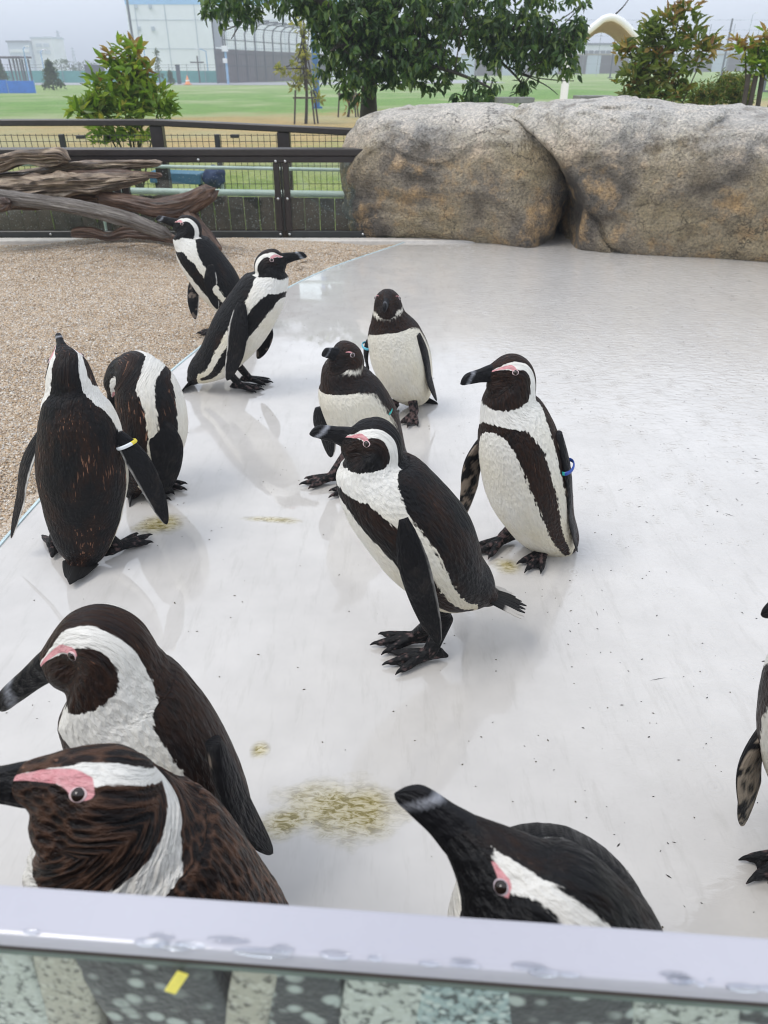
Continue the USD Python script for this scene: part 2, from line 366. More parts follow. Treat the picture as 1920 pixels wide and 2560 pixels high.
        mott = np.clip((nz - fl.get('mottle', .60))/.05, 0, 1)
        base = np.where(inner[:, None], base*(1-mott[:, None]) + mott[:, None]*np.array(fl.get('inner', (.16, .13, .11))), base)
        trail = np.clip((-.86 - q[:, 1] + (nz-.5)*.2)/.06, 0, 1)*(q[:, 0] > .03)*fl.get('trail', 1.0)
        base = base*(1-trail[:, None]) + trail[:, None]*np.array([.55, .53, .50])
        srcs.append(pack(fV, fF, normals_of(fV, fF), np.stack([q[:, 0], q[:, 1]*.03, q[:, 2]*.008], 1), (1, 1, 0), base, 2))
        if 'band' in fl: bands.append((info, fl['band']))
    # tail: a fan of stiff feathers
    if spec.get('tail', True):
        td = unit(-T[4] + np.array(spec.get('taildir', (0, 0, 0)), float)) if 'tailalong' not in spec else unit(np.array(spec['tailalong'], float)); tn = unit(Vn[4] - td*(Vn[4] @ td)); tl = np.cross(tn, td)
        for k in range(-4, 5):
            a = k*spec.get('tailfan', .13); dd = td*math.cos(a) + tl*math.sin(a); L = spec.get('taillen', .075)*sc*(1 - .05*abs(k) + .06*rs.random())
            S = P[4] + tl*k*spec.get('tailroot', .005)*sc - tn*(.003 - .0008*abs(k)); x = np.linspace(0, 1, 10)
            ww = PchipInterpolator([0, .3, .8, 1], [.010, .0115, .0095, .002])(x)*sc; hh2 = np.full(10, .0022)*np.interp(x, [0, 1], [1.4, .5])
            ll = np.cross(dd, tn); aa = np.arange(8)*np.pi/4
            fv = (S + x[:, None]*L*dd + (.004*x**2)[:, None]*tn)[:, None] + (ww[:, None]*np.cos(aa))[..., None]*ll + (hh2[:, None]*np.sin(aa))[..., None]*tn
            g = grid_mesh(fv); tV, tF = np.array(g.vertices), np.array(g.faces)
            if g.volume < 0: tF = tF[:, ::-1]
            cc = np.where(np.concatenate([np.repeat(x, 8), [0, 1]])[:, None]*1.0 > (.5 if abs(k) > 2 and spec.get('tailwhite') else 2), np.array([.45, .42, .38]), np.array([.008, .0075, .0075]))
            srcs.append(pack(tV, tF, normals_of(tV, tF), tV*0 + np.array([.1, 0, 0]), (1, 1, 0), cc, 2))
    # legs and feet
    for fx, fy, fa in spec.get('feet', ()):
        fv, ff = foot_mesh(); c, s2 = math.cos(math.radians(fa)), math.sin(math.radians(fa))
        g0 = on_z(fx, fy); R = np.array([[c, -s2, 0], [s2, c, 0], [0, 0, 1]])
        fsc = spec.get('foot_scale', 1.12)*sc
        V2 = fv*fsc @ R.T + g0 + np.array([0, 0, .0045])
        # bend the shank towards the hip
        hip = P[np.argmin(np.abs(us - 1.9))] + fb*.02; lift = np.clip((V2[:, 2] - .03)/.06, 0, 1)[:, None]
        to = hip - g0; to[2] = 0; to *= min(1, .035/max(np.linalg.norm(to), 1e-6)); V2 = V2 + lift*to
        nz = meshkit.fbm(V2*130, 3, seed+9); top = np.clip(V2[:, 2]/.02, 0, 1)
        pk = np.clip((nz - spec.get('footpink', .62))/.05, 0, 1)[:, None]*top[:, None]
        srcs.append(pack(V2, ff, normals_of(V2, ff), V2, (1, 1, 0), np.array([.008, .008, .009])*(1-pk) + pk*np.array([.10, .066, .064]), 3))
        top_p = V2[np.argsort(V2[:, 2])[-30:]].mean(0)
        tg = tube(smoothline([top_p - [0, 0, .02], top_p*.5 + hip*.5, hip], 8), np.array([.014, .016, .02, .026, .032, .036, .036, .03])*sc, 16)
        tV, tF = np.array(tg.vertices), np.array(tg.faces)
        if tg.volume < 0: tF = tF[:, ::-1]
        lc = np.array(spec.get('legcol', (.008, .008, .009)))
        srcs.append(pack(tV, tF, normals_of(tV, tF), tV, (1, 1, 0), lc, 2))
    # one continuous surface
    try:
        ms = []
        for a, b in srcs:
            m = manifold3d.Manifold(manifold3d.Mesh(a, b))
            if m.status() != manifold3d.Error.NoError: raise ValueError(m.status())
            ms.append(m)
        o = manifold3d.Manifold.batch_boolean(ms, manifold3d.OpType.Add).to_mesh(); A, Fo = np.array(o.vert_properties), np.array(o.tri_verts)
    except Exception as e:
        print('penguin', spec.get('label'), 'joined without boolean:', e)
        A = np.vstack([a for a, _ in srcs]); off = np.cumsum([0] + [len(a) for a, _ in srcs]); Fo = np.vstack([b + o for (_, b), o in zip(srcs, off)])
    root = thing('penguin', spec['label'], 'penguin', spec.get('group'))
    base = np.array([C[2][0], C[2][1], 0.0]); UsdGeom.Xformable(root).GetOrderedXformOps()[0].Set(tuple(map(float, base)))
    pth = root.GetPath().pathString + '/body'
    M = UsdGeom.Mesh.Define(stage, pth)
    f32 = lambda x: Vt.Vec3fArray.FromNumpy(np.ascontiguousarray(x, np.float32))
    M.CreatePointsAttr(f32(A[:, :3] - base)); M.CreateFaceVertexCountsAttr(Vt.IntArray.FromNumpy(np.full(len(Fo), 3, np.int32)))
    M.CreateFaceVertexIndicesAttr(Vt.IntArray.FromNumpy(Fo.astype(np.int32).ravel())); M.CreateSubdivisionSchemeAttr('none')
    M.CreateNormalsAttr(f32(unit(A[:, 3:6]))); M.SetNormalsInterpolation('vertex')
    api = UsdGeom.PrimvarsAPI(M)
    for nm, sl in (('rest', slice(6, 9)), ('patt', slice(9, 12)), ('tint', slice(12, 15))):
        api.CreatePrimvar(nm, Sdf.ValueTypeNames.Color3fArray, 'vertex').Set(f32(A[:, sl]))
    api.CreatePrimvar('region', Sdf.ValueTypeNames.FloatArray, 'vertex').Set(Vt.FloatArray.FromNumpy(np.ascontiguousarray(A[:, 15], np.float32)))
    UsdShade.MaterialBindingAPI.Apply(M.GetPrim()).Bind(LOOK[spec['look']])
    # eyes
    for sg in (1, -1):
        eu, et = spec.get('eye', (8.05, 76))
        best = np.argmin(((u - eu)*.04)**2 + ((th - et)*DEG)**2 + (np.sign(l) != sg)*1.0)
        e, en = V[best], nor[best]; es = spec.get('eye_scale', .92)*sc
        ball = trimesh.creation.icosphere(3, .0068*es); ball.apply_translation(e - en*.0032*es - base)
        eye = obj('eye', ball, 'eye_dark', root, smooth=True)
        t1 = unit(np.cross(en, T[-20])); t2 = np.cross(en, t1); aa = np.linspace(0, 2*np.pi, 25)[:-1]
        ringp = np.array([e - en*.0006 + .0064*es*(np.cos(a)*t2 + .80*np.sin(a)*t1) for a in aa])
        rr = np.array([[ringp[i] + .0014*es*(math.cos(b)*unit(ringp[i]-e) + math.sin(b)*en) for b in np.arange(8)*np.pi/4] for i in range(24)])
        rr = np.concatenate([rr, rr[:1]]); obj('eyelid', (lambda q: (np.array(q.vertices) - base, np.array(q.faces)))(grid_mesh(rr, cap=False)), spec.get('lid', 'eyelid_pink'), eye, smooth=True)
    # bands clipped about the flippers
    for (cen, w, hgt, Dv, N, E), bl in bands:
        i = int(len(cen)*bl.get('at', .14)); tf = bl.get('tilt', .0)
        ax_d = unit(Dv + tf*E); ring = []
        for a in np.linspace(0, 2*np.pi, 33) + bl.get('rot', 0):
            c_, s_ = math.cos(a), math.sin(a); ex = (w[i] + .003)*c_*E + (hgt[i] + .005)*s_*N; on = unit(ex)
            ring.append([cen[i] + ex + .0045*math.cos(b)*ax_d + .0022*math.sin(b)*on - tf*ax_d*.0 for b in np.arange(10)*np.pi/5])
        ring = np.array(ring)
        cut = bl.get('split', 1.0); k = int(32*cut)
        b1 = grid_mesh(ring[:k+1] - base, cap=True); obj('flipper_band', b1, bl['mat'], root, smooth=60, label=bl.get('label'))
        if k < 32: b2 = grid_mesh(ring[k:] - base, cap=True); obj('flipper_band', b2, bl['mat2'], root, smooth=60, label=bl.get('label2'))
    return root

def plumage_look(name, brown=.35, streak=.25, moult=0.0, black=(.0055, .0055, .0065), brownc=(.026, .012, .0075), tipc=(.24, .12, .075), rough=.5, jag=.010, cream=(.70, .63, .47), white=(.76, .75, .725), bumps=1.0, edge=.0011):
    n = {'rest': ('attribute', {'attribute': 'rest'}), 'patt': ('attribute', {'attribute': 'patt'}), 'tint': ('attribute', {'attribute': 'tint'}), 'reg': ('attribute', {'attribute': 'region'}),
         'ps': ('separate_color', {}),
         'mf': ('mapping', {'scale': (55, 190, 190)}), 'nf': ('noise_texture', {'scale': 1.0, 'detail': 3.0, 'roughness': 0.6}),
         'ml': ('mapping', {'scale': (9, 15, 15)}), 'nl': ('noise_texture', {'scale': 1.0, 'detail': 4.0, 'roughness': 0.6}),
         'mv': ('mapping', {'scale': (75, 150, 150)}), 'vo': ('voronoi_texture', {'scale': 1.0, 'feature': 'f1', 'randomness': .9}),
         'ms': ('mapping', {'scale': (16, 240, 240)}), 'ns': ('noise_texture', {'scale': 1.0, 'detail': 2.0, 'roughness': 0.5}),
         'vd': ('math', {'math_type': 'multiply_add', 'value2': .0035, 'value3': -.0015}),
         'j': ('math', {'math_type': 'multiply_add', 'value2': jag, 'value3': -jag/2}), 'd1': ('math', {'math_type': 'add'}), 'd2': ('math', {'math_type': 'add'}),
         'mask': ('map_range', {'range_type': 'smoothstep', 'from_min': -edge, 'from_max': edge, 'to_min': 1.0, 'to_max': 0.0, 'clamp': True}),
         # dark tones
         'br': ('map_range', {'from_min': .62 - .5*brown, 'from_max': .80 - .4*brown, 'to_min': 0.0, 'to_max': 1.0, 'clamp': True}),
         'bf': ('math', {'math_type': 'multiply'}), 'brv': ('map_range', {'from_min': .35, 'from_max': .65, 'to_min': .25, 'to_max': 1.0, 'clamp': True}),
         'dk': ('mix', {'color1': black, 'color2': brownc}),
         'st': ('map_range', {'from_min': .70 - .08*streak, 'from_max': .735 - .08*streak, 'to_min': 0.0, 'to_max': min(1.0, streak*1.6), 'clamp': True}),
         'stl': ('map_range', {'from_min': .48, 'from_max': .60, 'to_min': 0.0, 'to_max': 1.0, 'clamp': True}), 'stm': ('math', {'math_type': 'multiply'}),
         'dk2': ('mix', {'color2': tipc}),
         'mo': ('map_range', {'from_min': .44, 'from_max': .74, 'to_min': 0.0, 'to_max': moult, 'clamp': True}), 'mc': ('map_range', {'from_min': .16, 'from_max': .42, 'to_min': .62, 'to_max': 1.0, 'clamp': True}), 'mm': ('math', {'math_type': 'multiply'}), 'dk3': ('mix', {'color2': (.105, .054, .034)}),
         # light tones
         'cm': ('mix', {'color1': white, 'color2': cream}), 'cn': ('math', {'math_type': 'multiply'}),
         'cnr': ('map_range', {'from_min': .3, 'from_max': .7, 'to_min': .5, 'to_max': 1.35, 'clamp': True}),
         'wv': ('map_range', {'from_min': .25, 'from_max': .75, 'to_min': .86, 'to_max': 1.0, 'clamp': True}), 'wm': ('mix', {'mix_type': 'multiply', 'fac': 1.0}),
         'pl': ('mix', {}),
         'pj': ('math', {'math_type': 'multiply_add', 'value2': .003, 'value3': -.0015}), 'pd': ('math', {'math_type': 'add'}),
         'pm': ('map_range', {'range_type': 'smoothstep', 'from_min': -.0007, 'from_max': .0007, 'to_min': 1.0, 'to_max': 0.0, 'clamp': True}),
         'pc': ('rgb_ramp', {'ramp': [(.3, (.56, .22, .24)), (.7, (.66, .36, .37))]}), 'pl2': ('mix', {}),
         'isr': ('math', {'math_type': 'greater_than', 'value2': .5}), 'fin': ('mix', {}),
         'bh': ('math', {'math_type': 'multiply_add', 'value2': .6}), 'b': ('bump', {'strength': .8, 'distance': .0045*bumps}),
         'ro': ('map_range', {'from_min': .3, 'from_max': .7, 'to_min': rough-.12, 'to_max': rough+.14, 'clamp': True}),
         'p': ('principled_bsdf', {'specular_ior_level': .18})}
    l = [('patt.color', 'ps.color')] + [('rest.vector', m + '.vector') for m in ('mf', 'ml', 'mv', 'ms')] + \
        [('mf.vector', 'nf.vector'), ('ml.vector', 'nl.vector'), ('mv.vector', 'vo.vector'), ('ms.vector', 'ns.vector'),
         ('nf.fac', 'j.value1'), ('vo.distance', 'vd.value1'), ('ps.r', 'd1.value1'), ('j.value', 'd1.value2'), ('d1.value', 'd2.value1'), ('vd.value', 'd2.value2'), ('d2.value', 'mask.value'),
         ('nl.fac', 'br.value'), ('nf.fac', 'brv.value'), ('br.result', 'bf.value1'), ('brv.result', 'bf.value2'), ('bf.value', 'dk.fac'),
         ('ns.fac', 'st.value'), ('nl.fac', 'stl.value'), ('st.result', 'stm.value1'), ('stl.result', 'stm.value2'), ('stm.value', 'dk2.fac'), ('dk.color', 'dk2.color1'),
         ('vo.distance', 'mo.value'), ('ps.b', 'mc.value'), ('mo.result', 'mm.value1'), ('mc.result', 'mm.value2'), ('mm.value', 'dk3.fac'), ('dk2.color', 'dk3.color1'),
         ('nl.fac', 'cnr.value'), ('cnr.result', 'cn.value1'), ('ps.b', 'cn.value2'), ('cn.value', 'cm.fac'), ('nf.fac', 'wv.value'), ('cm.color', 'wm.color1'), ('wv.result', 'wm.color2'),
         ('mask.result', 'pl.fac'), ('wm.color', 'pl.color1'), ('dk3.color', 'pl.color2'),
         ('nf.fac', 'pj.value1'), ('ps.g', 'pd.value1'), ('pj.value', 'pd.value2'), ('pd.value', 'pm.value'), ('pm.result', 'pl2.fac'), ('pl.color', 'pl2.color1'), ('nf.fac', 'pc.fac'), ('pc.color', 'pl2.color2'),
         ('reg.fac', 'isr.value1'), ('isr.value', 'fin.fac'), ('pl2.color', 'fin.color1'), ('tint.color', 'fin.color2'), ('fin.color', 'p.base_color'),
         ('vo.distance', 'bh.value1'), ('nf.fac', 'bh.value3'), ('bh.value', 'b.height'), ('b.normal', 'p.normal'), ('nf.fac', 'ro.value'), ('ro.result', 'p.roughness')]
    return look(name, n, l)
look('eye_dark', {'p': ('principled_bsdf', {'base_color': (.012, .007, .005), 'roughness': .06, 'specular_ior_level': .6})})
plain('eyelid_pink', (.62, .46, .47), .5, var=.2, scale=400)
plain('eyelid_grey', (.40, .33, .36), .5, var=.2, scale=400)
for _n, _c in (('band_teal', (.02, .33, .30)), ('band_blue', (.02, .06, .30)), ('band_cyan', (.12, .48, .62)), ('band_white', (.78, .80, .82)), ('band_yellow', (.72, .58, .05))):
    plain(_n, _c, .28, var=.06, scale=60)
plumage_look('plumage_black', brown=.15, streak=.05)
plumage_look('plumage_center', brown=.38, streak=.12)
plumage_look('plumage_brown', brown=.75, streak=.25)
plumage_look('plumage_streaked', brown=.40, streak=.8)
plumage_look('plumage_moult', brown=.55, streak=.6, moult=1.0, bumps=1.5)
plumage_look('plumage_young', brown=.62, streak=.2, jag=.022, edge=.006, white=(.70, .68, .63), black=(.011, .0105, .0115))

G = 'penguins gathered on the wet deck'
SPECS = [
 dict(seed=1, look='plumage_black', heading=188, Y=3.38, h=.005, scale=1.03, label='penguin on the gravel beside the driftwood, facing left behind another penguin',
   spine=[(545,700),(525,675),(495,645),(465,605),(430,556),(411,525),(403,510),(409,493),(397,486),(380,484)], bill=(336,469), feet=((470,722,190),(500,716,190)),
   flippers={'left': dict(S=(455,572,-.09), T=(470,668,-.10)), 'right': dict(S=(425,590,.09), T=(422,690,.03))}),
 dict(seed=2, look='plumage_black', heading=-12, Y=2.66, h=.0042, label='upright black-backed penguin facing right on the deck edge by the gravel',
   spine=[(418,818,.02),(440,797,.015),(482,760),(522,702),(560,643),(580,610),(587,592),(580,574),(592,562),(614,560)], bill=(662,549), feet=((520,843,-10),(540,828,-8)),
   flippers={'right': dict(S=(522,655,-.09), T=(490,822,-.11), half=.036), 'left': dict(S=(575,690,.09), T=(556,775,.10))}),
 dict(seed=3, look='plumage_streaked', heading=92, head=104, Y=1.554, h=.003, tailroot=.0085, tailfan=-.10, taillen=.08, tailalong=(0,-1,-.1), label='penguin seen from behind with flippers held out and rusty streaks down its back',
   spine=[(175,1215,-.075),(178,1178,-.055),(180,1105,-.02),(179,1020,0),(173,930,.01),(160,870,.015),(155,842,.02),(148,800,.02),(142,778,.03),(134,755,.045)], bill=(124,719,.075),
   feet=((262,1193,50),(120,1190,110)), flippers={'left': dict(S=(92,935,.0), T=(24,1163,-.02), N=(-.75,-.65,.2), E=(-.6,.75,0), bend=.012), 'right': dict(S=(255,935,0), T=(360,1133,-.02), N=(.55,-.8,.2), E=(.75,.6,0), bend=.012, trail=.5,
     band=dict(at=.10, mat='band_white', mat2='band_yellow', split=.70, rot=1.2, tilt=.2, label='white part of the flipper band', label2='yellow part of the flipper band'))}),
 dict(seed=4, look='plumage_streaked', turn=(4.4, 5.3), heading=14, head=185, Y=1.86, h=.0034, gular=.0, label='stooping penguin preening with its head tucked away behind the streaked one',
   spine=[(285,1060,-.02),(295,1030,-.01),(312,990,.0),(326,930,.0),(322,862,.01),(304,815,.03),(290,806,.05),(270,812,.07),(254,832,.08),(246,852,.08)], bill=(240,905,.08), headdown=(.35,.6,-.75),
   feet=((318,1068,-30),(345,1052,-20)), flippers={'right': dict(S=(345,905,-.07), T=(356,1064,-.09), half=.044, N=(.5,-.9,.1), E=(1,.5,0), trail=0), 'left': dict()}),
 dict(seed=5, look='plumage_young', kind='young', heading=232, head=212, Y=1.95, h=.0034, lid='eyelid_grey', footpink=.55, billband=.6, label='dark-headed young penguin with a teal band on its flipper, behind the central penguin',
   spine=[(862,1022,.09),(843,1002,.07),(812,962,.03),(784,905,0),(757,852,-.02),(745,818,-.025),(741,800,-.03),(748,780,-.03),(742,767,-.04),(724,768,-.06)], bill=(697,760,-.10),
   feet=((715,1043,195),(770,1060,215)), flippers={'left': dict(S=(822,858,-.05), T=(856,1010,.0), N=(.7,-.7,.1), E=(-.7,-.7,0), trail=.3, band=dict(at=.16, mat='band_teal', mat2='band_cyan', split=.5, tilt=.4, label='teal end of the flipper band', label2='pale blue end of the flipper band')),
     'right': dict(S=(690,880,.02), T=(714,988,.0), N=(-.6,-.7,0), E=(-.7,-.5,0), half=.036, bend=-.01)}),
 dict(seed=6, look='plumage_young', kind='young', heading=258, head=258, Y=2.44, h=.004, lid='eyelid_grey', footpink=.48, billband=.4, label='dark-headed young penguin farthest back on the deck, facing the camera',
   spine=[(905,862,.08),(896,848,.06),(880,818,.02),(866,773,0),(851,725,0),(843,697,-.005),(840,681,-.01),(838,662,-.012),(837,650,-.022),(835,652,-.055)], bill=(830,668,-.105), fat={8:(1.1,1.0)},
   feet=((893,905,255),(850,890,250)), flippers={'left': dict(S=(903,722,-.045), T=(944,866,-.02), N=(.9,-.35,.1), E=(-.4,-.9,0), trail=.4), 'right': dict(S=(797,735,.02), T=(790,815,.05), N=(-1,-.2,0), E=(0,-1,0), band=dict(at=.1, mat='band_cyan', mat2='band_blue', split=.5, label='pale blue flipper band'))}),
 dict(seed=7, look='plumage_brown', heading=222, head=192, Y=1.535, h=.003, label='upright penguin on the right facing left, with a teal and blue flipper band',
   spine=[(1222,1185,.07),(1200,1162,.055),(1163,1112,.02),(1138,1040,0),(1118,952,-.01),(1104,892,-.012),(1100,860,-.014),(1108,822,-.014),(1096,803,-.018),(1062,806,-.028)], bill=(994,822,-.05), fat={6:1.02, 7:1.0},
   feet=((1082,1180,215),(1172,1205,232)), footpink=.56,
   flippers={'right': dict(S=(1052,940,.04), T=(1003,1115,.03), N=(-.6,.8,0), E=(-.75,-.6,0), mottle=.50, inner=(.24,.19,.15), half=.032, bend=.012), 'left': dict(S=(1205,935,-.04), T=(1248,1192,-.02), N=(.94,-.35,.1), E=(-.4,-.9,0), trail=.4, band=dict(at=.2, mat='band_blue', mat2='band_teal', split=.5, tilt=.3, label='blue half of the flipper band', label2='teal half of the flipper band'))}),
 dict(seed=8, look='plumage_center', heading=192, head=184, Y=1.176, h=.0026, tailwhite=True, label='penguin leaning forward in the middle of the deck, pink patch over its eye',
   spine=[(1050,1283,.02),(1015,1262,.015),(962,1228,.005),(912,1160),(846,1078),(808,1022),(801,992),(808,962),(790,950),(752,948)], bill=(670,928),
   feet=((922,1428,192),(895,1392,186)), flippers={'left': dict(S=(872,1116,-.082), T=(948,1392,-.112), half=.028, N=(0,-1,.15), E=(-1,0,0), bend=.006, trail=.35), 'right': dict()}, taildir=(.5,0,.1), taillen=.09, tailroot=.007, tailfan=.11),
 dict(seed=9, look='plumage_brown', heading=196, head=186, Y=.64, h=.0024, gular=.034, backshift=-8, bodyshift=-22, label='large penguin at the left edge with lowered bill and brown cheek',
   spine=[(490,2100,.03),(450,2030,.02),(425,1900,.01),(380,1750,0),(318,1610,0),(258,1508,0),(234,1455,0),(220,1405,0),(192,1384,0),(116,1430,0)], fat={5:1.04, 6:1.12, 7:1.12}, bill=(-10,1528,0), feet=((400,2290,190),(330,2250,190)),
   flippers={'left': dict(S=(462,1600,-.05), T=(590,1842,-.06), N=(.95,-.30,.15), E=(-.3,-.95,0), half=.022, trail=0, bulge=.0), 'right': dict()}),
 dict(seed=10, look='plumage_moult', heading=190, head=184, Y=.40, h=.0021, gular=.025, ruffle=1.6, backshift=-2, label='moulting penguin at the lower left corner with scaly brown neck and bright pink brow',
   spine=[(560,2500,.05),(560,2420,.04),(505,2280,.02),(455,2125,.01),(352,1962,0),(265,1838,0),(240,1785,0),(220,1735,0),(178,1706,0),(65,1692,0)], fat={3:1.05, 4:1.04, 5:1.12, 6:1.12, 7:1.02, 8:.95}, pinkgrow=.0042, bill=(-115,1700,0), headdown=(0,-.5,-.87), turn=(5, 7), feet=(),
   flippers={'left': dict(), 'right': dict()}),
 dict(seed=11, look='plumage_black', kind='bare', heading=160, Y=.36, h=.0022, gular=.0, label='black-capped penguin poking its raised bill above the near rail',
   spine=[('w',.18,.37,.06),('w',.18,.375,.10),('w',.175,.385,.17),('w',.165,.39,.27),('w',.148,.385,.37),('d',1225,2125,.59),('d',1185,2035,.57),('d',1138,1950,.555),('d',1085,1892,.555),('d',1000,1805,.56)], bill=('d',866,1698,.565), headdown=(-.55,-.20,-.82), turn=(4.4, 5.4), eye_scale=.82, eye=(8.22, 75), fat={5:1.2, 6:1.3, 7:1.2}, lid='eyelid_grey',
   feet=(), flippers={'left': dict(T=('w',.13,.30,.19)), 'right': dict(T=('w',.25,.48,.19))}),
 dict(seed=12, look='plumage_brown', heading=218, head=190, Y=.70, h=.003, label='penguin mostly out of frame at the right edge, showing belly and flipper',
   spine=[(1932,1830,.06),(1912,1805,.05),(1864,1745,.02),(1823,1640,0),(1814,1500,-.01),(1806,1410,-.01),(1798,1372,-.01),(1804,1330,-.01),(1778,1308,-.014),(1732,1310,-.02)], bill=(1649,1316,-.03),
   feet=((1706,1862,205),(1830,1880,220)), flippers={'right': dict(S=(1668,1560,.03), T=(1608,1782,.02), N=(-.6,.8,0), E=(-.75,-.6,0), mottle=.40, inner=(.30,.25,.20), half=.034), 'left': dict()}),
]
# ------------------------------------------------------------------ the setting: deck, gravel, field, road
GZ = -0.45                                                   # the visitors' ground lies lower than the deck
EDGE = np.array([on_z(x, y)[:2] for x, y in ((0, 1177), (85, 1079), (230, 930), (392, 782), (505, 695), (615, 625), (722, 575), (829, 539), (884, 520))])
EDGE = np.vstack([EDGE[0] + (EDGE[0]-EDGE[1])/np.linalg.norm(EDGE[0]-EDGE[1])*.9, EDGE])
from scipy.interpolate import make_interp_spline
_t = np.concatenate([[0], np.cumsum(np.linalg.norm(np.diff(EDGE, axis=0), axis=1))])
EDGE = make_interp_spline(_t, EDGE, k=2)(np.linspace(0, _t[-1], 60))
EDGE = gaussian_filter(EDGE, (2.0, 0), mode='nearest')
import shapely.geometry as sg
deck_poly = sg.Polygon(np.vstack([EDGE, [[.9, 6.3], [4.2, 6.3], [4.2, .05], [-1.2, .05]]])).buffer(0)
edge_line = sg.LineString(EDGE)

def stain_nodes():
    """dried droppings: blotches with a ragged outline at their own spots on the deck"""
    spots = [(345, 1133, .066, .036, .2), (735, 1745, .115, .040, .05), (620, 1775, .05, .022, .0), (1095, 1222, .035, .022, .3), (585, 1122, .075, .012, -.1), (560, 1620, .018, .012, 0)]
    n, l, last = {}, [], None
    for i, (x, y, rx, ry, a) in enumerate(spots):
        c = on_z(x, y)
        n[f'sm{i}'] = ('mapping', {'mapping_type': 'texture', 'location': (c[0], c[1], 0), 'rotation': (0, 0, a), 'scale': (rx, ry*1.6, 1)})
        n[f'sl{i}'] = ('vector_math', {'math_type': 'length'})
        l += [('g.position', f'sm{i}.vector'), (f'sm{i}.vector', f'sl{i}.vector1')]
        if last:
            n[f'sx{i}'] = ('math', {'math_type': 'minimum'}); l += [(last, f'sx{i}.value1'), (f'sl{i}.value', f'sx{i}.value2')]; last = f'sx{i}.value'
        else: last = f'sl{i}.value'
    return n, l, last
